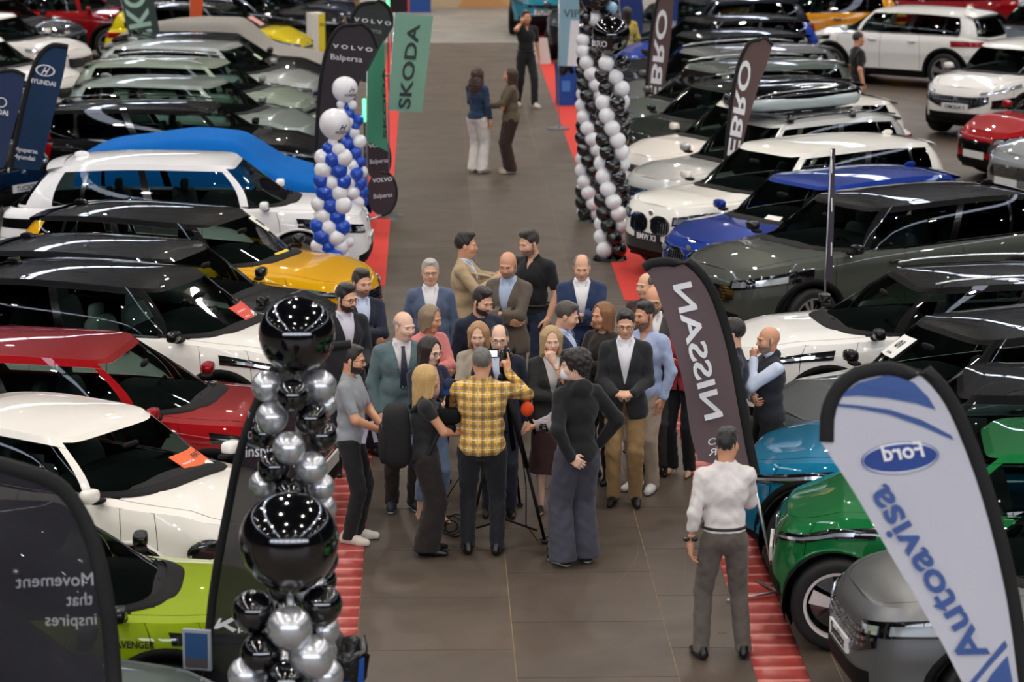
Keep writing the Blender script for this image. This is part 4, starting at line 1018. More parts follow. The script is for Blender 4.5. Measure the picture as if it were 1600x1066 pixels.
ARMS = {  # wrist target, elbow hint, hand pose, finger direction, back-of-hand normal   (for the left arm, y mirrored for the right)
    'down': ((.02, .265, .80), (-1, .35, 0), 'relax', (.10, -.05, -1), (.1, 1, 0)),
    'pocket': ((.05, .205, .90), (-.8, .9, 0), 'flat', (.25, -.2, -1), (.2, 1, 0)),
    'over': ((.225, -.075, 1.20), (.1, 1, -.7), 'relax', (.12, -1, .12), (1, .1, .2)),
    'under': ((.185, -.06, 1.13), (.1, 1, -.7), 'relax', (.1, -1, -.15), (1, .1, -.3)),
    'clasp': ((.245, .075, 1.06), (-.6, .6, -.7), 'clasp', (.35, -1, 0), (.5, .3, .9)),
    'chin': ((.150, -.005, 1.475), (.3, .5, -1), 'fist', (0, -.2, 1), (1, .4, .2)),
    'gesture': ((.37, .12, 1.20), (-.3, .8, -.8), 'flat', (1, -.2, .15), (-.1, .3, 1)),
    'talk': ((.35, .10, 1.34), (-.3, .7, -.9), 'flat', (1, -.1, .35), (-.2, .9, .3)),
    'phone': ((.30, .03, 1.16), (-.3, .9, -.6), 'grip', (.8, -.6, .2), (.1, .4, -1)),
    'ear': ((.06, .135, 1.53), (.6, .8, -.8), 'grip', (.05, -.1, 1), (.2, 1, 0)),
    'mic': ((.34, -.02, 1.13), (-.3, .9, -.7), 'fist', (.6, -.7, .2), (.3, .5, .8)),
    'up': ((.30, .20, 1.50), (.1, .9, -.8), 'point', (.2, -.1, 1), (-.6, .7, 0)),
    'cam': ((.34, .10, 1.42), (.1, .8, -.9), 'grip', (.8, -.5, .2), (.2, .7, .6)),
    'back': ((-.13, .12, .93), (-.5, 1, 0), 'relax', (-.25, -.7, -.5), (-1, .2, 0)),
    'hip': ((.03, .21, .98), (-.5, 1, 0), 'relax', (.4, -.3, -.9), (.1, 1, .2)),
    'paper': ((.27, .06, 1.04), (-.4, .8, -.3), 'grip', (.8, -.5, .0), (.1, .6, .8)),
}
def person(label, px, py, face, h=1.75, skn='a', hair='short', hairc='2a1d15', head='m', hyaw=0, hpitch=0, arms=('down', 'down'), top='suit', topc='1d2330', shirt='e6e6ea', leg='trousers', legc='20232b', shoec='15100d', build=1.0, beard=None, glasses=None,
           tie=None, foot=0.0, sleeves=1, lean=0, wide=0, group=None, hem=None, openj=False, z0=0, collar=True, legs_vis=True, topmat=None, atz=None, stance=.10, feet=None, beltc='120d0a', sneaker=None):
    """px,py: photo pixel of the crown of the head (or of the feet when atz == 0); face: heading in degrees"""
    k = h/1.76
    if atz == 0: g = G(px, py, 0)
    else: g = G(px, py, h)
    root = thing('person', label, 'person', (g.x, g.y, 0), R(face), group); root.scale = (k, k, k)
    root.location = (g.x, g.y, 0)
    w = build; fem = head == 'w'; seed = (px*7+py*3) % 97
    sh = .176*w*(.90 if fem else 1); S_ = {1: V3(-.005, sh, 1.415), -1: V3(-.005, -sh, 1.415)}
    LN = math.radians(lean)
    def ln(p):   # lean the upper body forwards about the hips
        p = np.asarray(p, float); 
        if abs(lean) < .1: return p
        x, z = p[0], p[2]-.95; return V3(x*math.cos(LN)+z*math.sin(LN), p[1], .95-x*math.sin(LN)+z*math.cos(LN))
    S_ = {s: ln(S_[s]) for s in S_}
    E_, W_, HP = {}, {}, {}
    for s, nm in ((1, arms[0]), (-1, arms[1])):
        a = ARMS[nm] if isinstance(nm, str) else nm
        T = V3(a[0][0], s*a[0][1], a[0][2]); hn = V3(a[1][0], s*a[1][1], a[1][2]); T = T if abs(lean) < .1 or nm in ('down', 'pocket') else ln(T)
        E_[s], W_[s] = ik(S_[s], T, .285, .255, hn); HP[s] = a
    fy = stance if feet is None else 0; FT = {1: V3(.02+foot*.12, fy*.95, .085), -1: V3(.0-foot*.12, -fy*.95, .085)}
    if feet: FT = {1: V3(feet[0][0], feet[0][1], .085), -1: V3(feet[1][0], feet[1][1], .085)}
    HPJ = {1: V3(0, .088*w, .92), -1: V3(0, -.088*w, .92)}; KN = {}
    for s in (1, -1): KN[s], FT[s] = ik(HPJ[s], FT[s], .43, .425, V3(1, .1*s, 0))
    # torso primitives with an offset
    def torso(o, z0_=.8, hips=True):
        cw = (.120+.02*(w-1)*5)*1; p = [('e', ln((.0, 0, 1.30)), (cw+o, .160*w*(.92 if fem else 1)+o, .175+o*.5)), ('e', ln((.0+.05*(w-1)*4*.6, 0, 1.11)), (.102*w**1.6+o, .135*w**1.5*(.88 if fem else 1)+o, .15)),
             ('c', ln((-.01, -sh*.80, 1.405)), ln((-.01, sh*.80, 1.405)), .054+o*.7, .054+o*.7), ('c', ln((-.02, .03, 1.475)), ln((-.01, sh*.9, 1.425)), .036+o*.7, .036+o*.6), ('c', ln((-.02, -.03, 1.475)), ln((-.01, -sh*.9, 1.425)), .036+o*.7, .036+o*.6), ('c', ln((-.015, 0, 1.44)), ln((-.01, 0, 1.50)), .062+o*.6, .052+o*.5)]
        if fem: p += [('e', ln((.075, s*.065, 1.27)), (.06+o*.5, .062+o*.4, .065), None, .04) for s in (1, -1)]
        if hips: p += [('e', (.0-.01, 0, .95), (.118*w+o, .155*w*(1.06 if fem else 1)+o, .13+o))]
        return p
    def armp(o, s, frac=1.0, o2=None):
        o2 = o if o2 is None else o2
        e = E_[s]; wv = W_[s]; q = [('c', S_[s], e if frac > .5 else S_[s]+(e-S_[s])*frac*2, .048*w**.7+o, .041+o)]
        if frac > .5: q.append(('c', e, e+(wv-e)*min((frac-.5)*2, 1)*.97, .042+o, .029+o2))
        return q
    def bbox(p, m=.03):
        lo = np.full(3, 9.); hi = -lo
        for q in p:
            if q[0] == 'c': mm = max(q[3], q[4]); lo = np.minimum(lo, np.minimum(q[1], q[2])-mm); hi = np.maximum(hi, np.maximum(q[1], q[2])+mm)
            elif q[0] == 'e': lo = np.minimum(lo, np.array(q[1])-np.array(q[2])); hi = np.maximum(hi, np.array(q[1])+np.array(q[2]))
        return lo-m, hi+m
    hcell = .0105
    def garment(nm, p, m, k_=.03, cut=(), amp=.0025, cell=None, f=1.0):
        lo, hi = bbox(p); D, ax = field(list(p)+list(cut), lo, hi, cell or hcell, k_); V, F = nets(D, ax)
        if len(V) == 0: return None
        if amp: V = wrinkle(V, F, amp, seed, f)
        return mk(nm, V, F, m, root)
    plane = lambda fn, kk=.006: ('-f', fn, kk)
    # ---------------- body skin: hidden trunk and limbs, bare arms, head, hands in one mesh
    Vs = []; Fs = []; Fm = []; off = 0
    def addg(V, F, ids):
        nonlocal off
        Vs.append(np.asarray(V, float)); Fs.extend([tuple(a+off for a in f) for f in F]); Fm.extend(list(ids)); off += len(V)
    p = torso(-.012)
    for s in (1, -1):
        if sleeves == 1: p += armp(-.012, s)
        p += [('c', HPJ[s], KN[s], .075, .050), ('c', KN[s], FT[s], .050, .036)]
    lo, hi = bbox(p); D, ax = field(p, lo, hi, .026, .03); V, F = nets(D, ax); addg(V, F, [0]*len(F))
    if sleeves < 1:
        for s in (1, -1):
            q = armp(0.0, s); lo, hi = bbox(q); D, ax = field(q, lo, hi, .0085, .02); V, F = nets(D, ax); addg(V, F, [0]*len(F))
    if leg in ('skirt', 'capri', 'jeans_crop') or legs_vis == 'bare':
        for s in (1, -1):
            q = [('c', KN[s], FT[s]+V3(0, 0, -.02), .046, .033), ('e', (KN[s]+FT[s])/2+V3(-.018, 0, .08), (.04, .038, .11))]; lo, hi = bbox(q); D, ax = field(q, lo, hi, .009, .03); V, F = nets(D, ax); addg(V, F, [0]*len(F))
    Hd, Hf, Hr = head_mesh(head); HC = ln((.015, 0, 1.645))
    RM_ = (Matrix.Rotation(R(hyaw), 3, 'Z') @ Matrix.Rotation(R(hpitch), 3, 'Y')); RA = np.array(RM_)
    # turn the neck gradually: rotate fully above the chin, fade to none at the collar
    def place_head(V):
        V = np.asarray(V, float); t = np.clip((V[:, 2]+.19)/.10, 0, 1)[:, None]; t = t*t*(3-2*t); piv = V3(-.03, 0, -.12)
        VR = (V-piv) @ RA.T+piv; return V*(1-t)+VR*t+HC
    ids = np.where(Hr == 2, 2 if beard else 0, Hr); addg(place_head(Hd), Hf, ids)
    for s in (1, -1):
        a = HP[s]; Vh, Fh = hand_mesh(a[2]); Vh = Vh.copy()
        fdir = V3(a[3][0], s*a[3][1], a[3][2]); fdir /= np.linalg.norm(fdir); fore = W_[s]-E_[s]; fore /= np.linalg.norm(fore)
        nb = V3(a[4][0], s*a[4][1], a[4][2]); nb -= fdir*(nb@fdir); nb /= np.linalg.norm(nb); yv = np.cross(nb, fdir)
        # thumb side: +y of the hand; for the left hand thumb should point up/forward
        want = V3(.5, 0, 1.0) if a is not ARMS['down'] else V3(1, 0, 0)
        flip = 1 if (yv@want) > 0 else -1
        Vh[:, 1] *= flip; Fq = Fh if flip > 0 else [f[::-1] for f in Fh]
        Mx = np.stack([fdir, yv, nb], 1)
        # wrist tail follows the forearm
        base = W_[s]+fdir*.0; tail = np.clip(-Vh[:, 0]/.05, 0, 1)[:, None]
        P_ = Vh @ Mx.T; al = Vh.copy(); P2 = al[:, :1]*fore+al[:, 1:2]*yv+al[:, 2:3]*nb
        addg(P_*(1-tail)+P2*tail+base, Fq, [0]*len(Fq))
    bm_ = hair_mat(beard) if beard else LIP
    body = mk('body', np.concatenate(Vs), Fs, [skin(skn), LIP if not fem else mat('lips_red', 'b0544f', .4), bm_, EYEW, IRIS, hair_mat(hairc if hairc else '3a2a20')], root, True, Fm)
    # ---------------- hair, glasses
    if hair:
        V, F = hair_mesh(hair); mk('hair', place_head(V), F, hair_mat(hairc), root)
    if glasses:
        b = MB()
        for s in (1, -1): b.tube([(.101-.006*abs(math.cos(a))*0, s*(.033+.022*math.cos(a)), .000+.0175*math.sin(a)) for a in np.linspace(0, 2*math.pi, 15)], .0022, 5, False); b.tube([(.099, s*.055, .004), (.06, s*.074, .008), (-.005, s*.083, .006)], .0020, 5)
        b.tube([(.101, .012, .004), (.105, 0, .006), (.101, -.012, .004)], .0022, 5)
        o = b.build('glasses', mat('spectacle_frame', glasses, .3), root, True)
        co = np.zeros(len(o.data.vertices)*3, np.float32); o.data.vertices.foreach_get('co', co); o.data.vertices.foreach_set('co', place_head(co.reshape(-1, 3)).astype(np.float32).ravel())
    # ---------------- legs
    def foot_parts():
        for s in (1, -1):
            f = FT[s]; yaw = (.18 if leg != 'x' else 0)*s; c, sn = math.cos(yaw), math.sin(yaw)
            def q(x, y, z): return (f[0]+x*c-y*sn, f[1]+x*sn+y*c, z)
            if sneaker == 'heel':
                p_ = [('c', q(-.045, 0, .075), q(.07, 0, .035), .027, .026), ('c', q(.07, 0, .030), q(.155, 0, .020), .030, .014), ('c', q(-.06, 0, .05), q(-.062, 0, .008), .010, .007, .01)]
            elif sneaker:
                p_ = [('c', q(-.055, 0, .050), q(.09, 0, .042), .044, .042), ('c', q(.09, 0, .040), q(.165, 0, .036), .044, .034), ('c', q(-.03, 0, .09), q(.03, 0, .075), .044, .040)]
            else:
                p_ = [('c', q(-.055, 0, .045), q(.08, 0, .040), .038, .038), ('c', q(.08, 0, .038), q(.175, 0, .028), .040, .024), ('c', q(-.03, 0, .085), q(.02, 0, .07), .040, .036)]
            lo, hi = bbox(p_, .02); D, ax = field(p_+[plane(lambda X, Y, Z: (Z-.006)+0*X*Y, .004)], lo, hi, .0075, .02); V, F = nets(D, ax)
            c_ = V[F].mean(1)[:, 2]
            mk('shoe', V, F, [mat('shoe_'+shoec, shoec, .3 if not sneaker else .6, bump=.1), mat('sole_'+(sneaker or 'x'), {'white': 'e4e2de', 'heel': shoec}.get(sneaker, '0c0b0a'), .6)], root, True, (c_ < (.030 if sneaker else .016)).astype(int))
    foot_parts()
    lm = mat('cloth_'+legc, legc, .9, bump=.25, bscale=45, var=.10, vscale=9, sheen=.1)
    wo = .018+wide*.03
    zt = 1.045 if top in ('shirt_in', 'polo', 'suit', 'jacket') else .99
    if leg == 'skirt':
        zb_ = hem or .42; p = [('e', (-.01, 0, .95), (.125*w, .165*w, .13))]+[('c', (0, s*.045, .88), (.01, s*.05, zb_), .120, .165+wide*.05, .05) for s in (1, -1)]
        garment('skirt', p, lm, .05, [plane(lambda X, Y, Z: (Z-zb_)+0*X*Y), plane(lambda X, Y, Z: -(Z-zt)+0*X*Y)], .006, f=.35)
    else:
        hm = hem or (.055 if leg == 'trousers' else .20)
        p = [('e', (-.012, 0, .945), (.120*w+.012, .158*w*(1.05 if fem else 1)+.012, .13)), ('e', (0, 0, 1.02), (.100*w**1.5+.006, .130*w**1.4+.006, .08))]
        for s in (1, -1):
            p += [('c', HPJ[s]+V3(0, 0, -.02), KN[s], .078*w+wo, .054+wo), ('c', KN[s], FT[s]+V3(-.01, 0, -.05), .054+wo, .043+wo+wide*.03, .012)]
        garment('trousers', p, lm, .022, [plane(lambda X, Y, Z: (Z-hm)+0*X*Y), plane(lambda X, Y, Z: -(Z-zt)+0*X*Y)], .0036)
        if top in ('shirt_in', 'polo'):
            b = MB(); b.tube([((.105*w**1.6+.026)*math.cos(a)*1.04, (.137*w**1.5+.026)*math.sin(a)*1.02, 1.03) for a in np.linspace(0, 2*math.pi, 25)], .012, 6, False); b.build('belt', mat('belt_'+beltc, beltc, .5), root, True)
    # ---------------- tops
    tm = topmat or mat('cloth_'+topc, topc, .88, bump=.22, bscale=70, var=.08, vscale=14, sheen=.15)
    smm = mat('shirt_'+shirt, shirt, .8, bump=.12, bscale=50)
    def side(x0): return plane(lambda X, Y, Z: (X-x0)+0*Y*Z, .004)
    if top in ('suit', 'jacket'):
        hz = hem and .62 or (.80 if not fem else .86); hz = .80 if not fem else .88
        # shirt front seen in the opening
        p = torso(.012, hips=True)
        if collar:
            for s in (1, -1): p += [('c', ln((-.03, s*.064, 1.520)), ln((.040, s*.058, 1.500)), .010, .009, .006), ('c', ln((.040, s*.058, 1.500)), ln((.082, s*.040, 1.455)), .009, .006, .006)]
        garment('shirt', p, smm, .03, [side(-.05 if collar else .0), plane(lambda X, Y, Z: -(Z-1.525)+0*X*Y), plane(lambda X, Y, Z: (Z-1.0)+0*X*Y), plane(lambda X, Y, Z: np.maximum(.16-np.abs(Y), -.2)*1.0+0*X*Z if True else 0, .01)] if False else [side(-.06), plane(lambda X, Y, Z: -(Z-1.53)+0*X*Y), plane(lambda X, Y, Z: (Z-1.0)+0*X*Y)], .0015)
        p = torso(.022)+[('c', (.0, -.055, 1.10), (.0, .055, 1.10), .118*w, .118*w, .05), ('c', (.0, -.06, .93), (.0, .06, .93), .130*w, .130*w, .05), ('c', (.0, -.07, .84), (.0, .07, .84), .135*w, .135*w, .05)]
        for s in (1, -1): p += armp(.012, s, 1.0, .016)
        vb = 1.10 if not openj else .70; vw = .085 if not openj else .10
        def vee(X, Y, Z):   # negative inside the opening wedge
            ww = np.clip((Z-vb)/(1.50-vb), 0, 1.3)*vw+(.03 if openj else 0)
            return np.maximum(np.abs(Y)-ww, .0-X)+0*Z
        lowv = lambda X, Y, Z: np.maximum(np.abs(Y)-np.clip((.98-Z)*.22, 0, .05)+.001, -X)
        cut = [plane(lambda X, Y, Z: (Z-hz)+0*X*Y, .01), ('-f', vee, .008), ('-f', lowv, .006), ('-c', ln((.01, 0, 1.47)), ln((.03, 0, 1.60)), .064, .085, .01)]
        lo, hi = bbox(p); D, ax = field(list(p)+cut, lo, hi, hcell, .028); V, F = nets(D, ax); V = wrinkle(V, F, .0028, seed)
        mk('jacket', V, F, tm, root)
        def fx(y, z):
            j = np.clip(int(round((y-ax[1][0])/hcell)), 0, len(ax[1])-1); kx = np.clip(int(round((z-ax[2][0])/hcell)), 0, len(ax[2])-1); col_ = np.nonzero(D[:, j, kx] < 0)[0]
            return ax[0][col_[-1]]+hcell*.7 if len(col_) else None
        for s in (1, -1):
            Vl = []; n = 9
            for i in range(n):
                t = i/(n-1); z = vb+.02+(1.475-vb-.02)*t if not openj else 1.0+.475*t; ww = np.clip((z-vb)/(1.50-vb), 0, 1.3)*vw+(.03 if openj else 0); wl = .012+.050*math.sin(math.pi*min(t*1.15, 1)**.9*.62)*(1 if t < .72 else 1-.35*(t-.72)/.28)
                z1 = z+(.03 if t > .6 else 0)*0
                for u in (0, .5, 1):
                    y = ww+wl*u; x = fx(s*(y+.006), z) or (fx(s*(y+.02), z) or .1); Vl.append((x+.006-.003*(u == 1), s*y, z))
            Vl = np.array(Vl); Vl = np.concatenate([Vl, Vl-np.array([.012, 0, 0])]); n3 = n*3
            Fl = [tuple(f) for f in gridF(n, 3)]; Fl += [tuple(a+n3 for a in f) for f in Fl]
            for i in range(n-1): Fl += [(i*3+2, i*3+5, i*3+5+n3, i*3+2+n3), (i*3, i*3+3, i*3+3+n3, i*3+n3)]
            mk('lapel', Vl, Fl, tm, root, False)
        # cuffs
        if collar and shirt:
            for s in (1, -1):
                d = (W_[s]-E_[s]); d /= np.linalg.norm(d); MB().tube([W_[s]-d*.03, W_[s]-d*.005], [.036, .035], 12).build('shirt_cuff', smm, root, True)
        if tie:
            Vt = []
            for z, ww in ((1.480, .018), (1.450, .014), (1.40, .020), (1.35, .025), (1.30, .028), (1.22, .032), (1.12, .036)):
                x = (fx(0, z) or 0)
                xx = .012+{1.480: .075, 1.450: .092, 1.40: .118, 1.35: .134, 1.30: .142, 1.22: .142, 1.12: .134}[z]
                for s in (-1, 1): Vt.append(tuple(ln((xx+.012, s*ww, z))))
            Vt = np.array(Vt); Vt = np.concatenate([Vt, Vt-np.array([.01, 0, 0])]); F_ = [(i*2, i*2+1, i*2+3, i*2+2) for i in range(6)]; F_ += [tuple(a+14 for a in f) for f in F_]+[(i*2, i*2+2, i*2+16, i*2+14) for i in range(6)]+[(i*2+1, i*2+3, i*2+17, i*2+15) for i in range(6)]
            mk('tie', Vt, F_, mat('tie_cloth', tie, .6, bump=.2), root, False)
    else:
        hz = {'polo': .93, 'tee': .90, 'shirt': .88, 'sweater': .92, 'hoodie': .88, 'blouse': .92, 'tank': .94, 'vest': .90, 'shirt_in': 1.0}[top]
        o = {'polo': .014, 'tee': .018, 'shirt': .022, 'sweater': .024, 'hoodie': .028, 'blouse': .020, 'tank': .012, 'vest': .026, 'shirt_in': .024}[top]
        p = torso(o)
        if top == 'hoodie': p += [('e', ln((-.085, 0, 1.475)), (.055, .095, .075)), ('c', ln((-.02, -.065, 1.50)), ln((-.02, .065, 1.50)), .034, .034)]
        if collar and top in ('polo', 'shirt', 'shirt_in'):
            for s in (1, -1): p += [('c', ln((-.055, 0, 1.525)), ln((.0, s*.068, 1.52)), .016, .015, .008), ('c', ln((.0, s*.066, 1.52)), ln((.070, s*.026, 1.475)), .014, .011, .008)]
        if top == 'vest': p += [('c', ln((-.05, -.03, 1.52)), ln((-.05, .03, 1.52)), .045, .045)]
        fr = {1: 1.0, .5: .36, .6: .80}.get(sleeves, 1.0)
        arm_o = {'sweater': .013, 'hoodie': .016, 'vest': None}.get(top, .010)
        if top == 'vest':
            q = []
            for s in (1, -1): q += armp(.014, s)
            garment('shirt_sleeve', q, smm, .02, (), .003); garment('shirt_collar', [('c', ln((-.04, 0, 1.50)), ln((.0, 0, 1.53)), .066, .060)], smm, .02, (), 0)
        elif top == 'tank': 
            for s in (1, -1): p += [('c', S_[s], S_[s]+(E_[s]-S_[s])*.28, .054+.012, .052+.012)]
        else:
            for s in (1, -1): p += armp(arm_o, s, fr)
        nk = 1.52 if top not in ('blouse',) else 1.50
        cut = [plane(lambda X, Y, Z: (Z-hz)+0*X*Y, .008), ('-c', ln((.0, 0, 1.50)), ln((.03, 0, 1.62)), .058, .075, .008)]
        if top in ('polo', 'shirt', 'shirt_in'): cut.append(('-f', lambda X, Y, Z: np.maximum(np.abs(Y)-np.clip((Z-1.38)*.35, 0, .05), .02-X), .004))
        nm = {'polo': 'polo_shirt', 'tee': 't_shirt', 'shirt': 'shirt', 'sweater': 'sweater', 'hoodie': 'hoodie', 'blouse': 'blouse', 'tank': 't_shirt', 'vest': 'quilted_vest', 'shirt_in': 'shirt'}[top]
        garment(nm, p, tm, .03, cut, .0042 if top in ('shirt', 'shirt_in', 'blouse', 'tee') else .0028, f=2.2 if top == 'vest' else 1)
    person.W = W_; person.k = k; person.HC = HC; person.root = root; person.place_head = place_head; person.E = E_
    return root
def at_hand(s, off=(0, 0, 0)):
    """world point at the palm of the last person"""
    a = person.root; M = Matrix.Translation(a.location) @ Matrix.Rotation(a.rotation_euler.z, 4, 'Z') @ Matrix.Scale(person.k, 4)
    return M @ Vector(tuple(person.W[s]+np.array(off)))
# ------------------------------------------------------------------ the crowd and the visitors
def plaid_mat():
    m = mat('plaid_cloth', 'd9a92e', .9, bump=.2, bscale=80); nt = m.node_tree; b = nt.nodes['Principled BSDF']; tc = nt.nodes.new('ShaderNodeTexCoord'); sp = nt.nodes.new('ShaderNodeSeparateXYZ')
    nt.links.new(tc.outputs['Object'], sp.inputs[0]); col = None
    def band(axis, scale, lo, ph):
        mu = nt.nodes.new('ShaderNodeMath'); mu.operation = 'MULTIPLY_ADD'; mu.inputs[1].default_value = scale; mu.inputs[2].default_value = ph; nt.links.new(sp.outputs[axis], mu.inputs[0])
        fr = nt.nodes.new('ShaderNodeMath'); fr.operation = 'FRACT'; nt.links.new(mu.outputs[0], fr.inputs[0])
        gt = nt.nodes.new('ShaderNodeMath'); gt.operation = 'GREATER_THAN'; gt.inputs[1].default_value = lo; nt.links.new(fr.outputs[0], gt.inputs[0]); return gt
    cur = None
    for (ax_, sc, lo, ph, c, f) in ((1, 13, .62, 10, '6f6257', .62), (2, 13, .62, .1, '6f6257', .62), (1, 13, .90, 10.6, 'e9e2d2', .75), (2, 13, .90, .7, 'e9e2d2', .75), (1, 26, .85, 10.2, '5d5148', .5)):
        g = band(ax_, sc, lo, ph); mx = nt.nodes.new('ShaderNodeMix'); mx.data_type = 'RGBA'; ml = nt.nodes.new('ShaderNodeMath'); ml.operation = 'MULTIPLY'; ml.inputs[1].default_value = f
        nt.links.new(g.outputs[0], ml.inputs[0]); nt.links.new(ml.outputs[0], mx.inputs[0])
        if cur is None: mx.inputs[6].default_value = srgb('eeb632')
        else: nt.links.new(cur, mx.inputs[6])
        mx.inputs[7].default_value = srgb(c); cur = mx.outputs[2]
    nt.links.new(cur, b.inputs['Base Color']); return m
CR = 'visitors gathered round the interview'
person('grey-haired man with glasses in a slate blue suit with open white collar', 672, 407, -88, 1.77, 'a', 'short', 'b3aea6', arms=('down', 'down'), topc='55637e', shirt='e6e2e2', legc='3c4658', glasses='2a2a2c')
person('man in a tan blazer gesturing with both hands, seen in profile', 726, 366, -12, 1.80, 'b', 'quiff', '191310', arms=('talk', 'talk'), topc='b49d7c', shirt='c9d0e0', legc='2a2524', hyaw=6)
person('bald man with grey beard, arms folded in a brown tweed blazer', 795, 393, -112, 1.84, 'b', None, '5c544e', arms=('over', 'under'), topc='5e5348', shirt='aab8d0', legc='4a4138', beard='85766c', hyaw=4, hpitch=12)
person('dark-haired man in a black polo shirt, hand in his jeans pocket, looking left', 832, 360, -122, 1.84, 'a', 'quiff', '2a211c', arms=('pocket', 'down'), top='polo', topc='0f1012', sleeves=.5, legc='1d2a44', beard='8a6a58', hyaw=-22, hpitch=12, build=1.1)
person('balding man in a bright navy suit with folded arms, standing at the back right', 909, 397, -92, 1.80, 'a', 'receding', '7a7068', arms=('over', 'under'), topc='24355a', shirt='f0eff0', legc='202b44', hpitch=12, build=1.06)
person('bearded man in a dark navy sweater looking down to the right', 749, 450, -62, 1.76, 'a', 'quiff', '1f1714', arms=('down', 'down'), top='sweater', topc='141c33', legc='20242c', beard='1f1714', hyaw=12, hpitch=14, build=1.1)
person('bearded man with glasses in a black suit, hands clasped, second from the left', 537, 446, -68, 1.80, 'a', 'quiff', '15100e', arms=('clasp', 'clasp'), topc='12151f', shirt='cfcbd8', legc='111520', beard='241a16', glasses='3a2c22', hyaw=22, hpitch=6)
person('man with swept-back hair in a navy suit behind the one with glasses', 563, 423, -72, 1.80, 'a', 'quiff', '2c1f18', arms=('over', 'under'), topc='161d33', shirt='c6d2ea', legc='151b2e', beard='8a6450', hyaw=12, hpitch=4)
person('bald man in a teal green suit with a striped tie, one hand in his pocket', 627, 488, -82, 1.80, 'c', 'ring', '9b948d', arms=('down', 'pocket'), topc='5b7175', shirt='dcd6da', legc='2a211e', shoec='141b2a', tie='252b3c', hyaw=30, hpitch=6, build=1.1, sneaker='white')
person('woman with shoulder-length ash blond hair in a coral pink top, looking right', 669, 479, -62, 1.66, 'b', 'bob', '8d785e', 'w', arms=('over', 'under'), top='blouse', topc='d98480', legc='22242c', hyaw=28, hpitch=8)
person('smiling dark-haired woman with glasses in a navy jacket holding a phone', 668, 528, -58, 1.66, 'c', 'long', '1d1312', 'w', arms=('phone', 'phone'), top='jacket', topc='1b2038', shirt='caa9a2', leg='jeans_crop', legc='6b809d', hem=.24, shoec='c49a7c', sneaker='heel', glasses='171312', hyaw=14, hpitch=10, collar=False)
BPK = person('blonde woman in a black t-shirt and wide brown trousers carrying a black backpack', 664, 573, 4, 1.62, 'b', 'longer', 'c4a064', 'w', arms=('mic', 'mic'), top='tank', topc='1b1b1e', sleeves=.5, legc='1f1815', wide=1.0, shoec='0e0d0d', hyaw=8, hpitch=4)
bpk_k = person.k
person('bearded young man in a grey t-shirt, black jeans and white sneakers at the left', 547, 541, -14, 1.72, 'b', 'short', '1b1512', 'y', arms=('paper', 'paper'), top='tee', topc='8f9398', sleeves=.5, legc='17181b', shoec='d9d4c8', sneaker='white', beard='2a1f1a', glasses='111111', hpitch=6)
CAMMAN = person('cameraman seen from behind in a yellow plaid shirt, one arm raised', 753, 545, 86, 1.78, 'b', 'crop', '63605c', arms=('cam', 'up'), top='shirt', topc='d9a92e', topmat=plaid_mat(), legc='14171e', shoec='0d0d0e', build=1.16, stance=.13)
person('woman with light brown wavy hair in a beige striped blouse behind the cameraman', 748, 505, -98, 1.64, 'c', 'bob', 'b0855a', 'w', arms=('under', 'over'), top='blouse', topc='b3a696', legc='3a3634', hpitch=6)
person('balding man with glasses in a navy suit behind the television camera', 780, 508, -92, 1.72, 'c', 'receding', '3c3029', arms=('down', 'down'), topc='1a2036', shirt='c9d4ea', legc='181d2e', glasses='222222', hpitch=6)
person('man in profile with a blue jacket over a light blue shirt, greying dark hair', 879, 472, -22, 1.76, 'a', 'short', '4a4139', arms=('down', 'down'), topc='1f2c4a', shirt='c3d2ee', legc='1b2030', hpitch=14, hyaw=8)
person('blond woman in an open leather jacket and maroon skirt, hand at her mouth', 861, 512, -84, 1.68, 'c', 'long', 'b6986c', 'w', arms=('chin', 'under'), top='jacket', topc='2b2c2c', shirt='dfdbd8', leg='skirt', legc='381b1e', hem=.40, shoec='1a1514', sneaker='heel', hpitch=4, collar=False)
person('woman with straight chestnut hair in a dark brown suede jacket looking left', 943, 475, -128, 1.68, 'b', 'long', '875a34', 'w', arms=('over', 'under'), top='blouse', topc='2c2521', legc='26201e', hyaw=-14)
person('young man with glasses in a charcoal blazer and khaki trousers, hands clasped', 978, 485, -96, 1.78, 'a', 'short', '18120f', 'y', arms=('clasp', 'clasp'), topc='1e2024', shirt='eaeaf0', legc='96784f', shoec='0f0e0e', glasses='2a2a2a', hpitch=8)
person('man in a pale blue shirt, beige trousers and white running shoes', 1010, 474, -122, 1.75, 'b', 'fade', '1d1713', arms=('pocket', 'down'), top='shirt', topc='a9b8da', legc='ab9c8a', shoec='d8d8d8', sneaker='white', beard='7c5c4a', hyaw=-20)
person('bald bearded man with round glasses in a grey blazer beside the brown flag', 1022, 448, -98, 1.78, 'b', None, '4a4440', topc='494745', shirt='e9e6e4', legc='3a3836', beard='6a5f57', glasses='15110f', hpitch=10)
person('man in a dark brown puffer jacket at the back, next to the brown flag', 1012, 428, -128, 1.76, 'a', 'receding', '5c4738', top='sweater', topc='3a2520', legc='22201f', hyaw=-10)
person('woman in a red blazer, black trousers and nude heels, half behind the brown flag', 1068, 470, -118, 1.66, 'b', 'long', 'b58d58', 'w', arms=('over', 'under'), top='jacket', topc='b03a44', shirt='b03a44', legc='111216', shoec='c9a887', sneaker='heel', collar=False)
person('man in a dark navy sweater standing behind the brown flag near the white suv', 1146, 500, 176, 1.80, 'a', 'short', '201814', top='sweater', topc='131a2c', legc='15171c')
person('woman in a lilac grey coat behind the hooded man, holding the orange microphone', 894, 560, 172, 1.66, 'b', 'long', '3a281e', 'w', arms=('mic', 'mic'), top='blouse', topc='a8a2a8', legc='9a949a', wide=.4, shoec='1a1a1a')
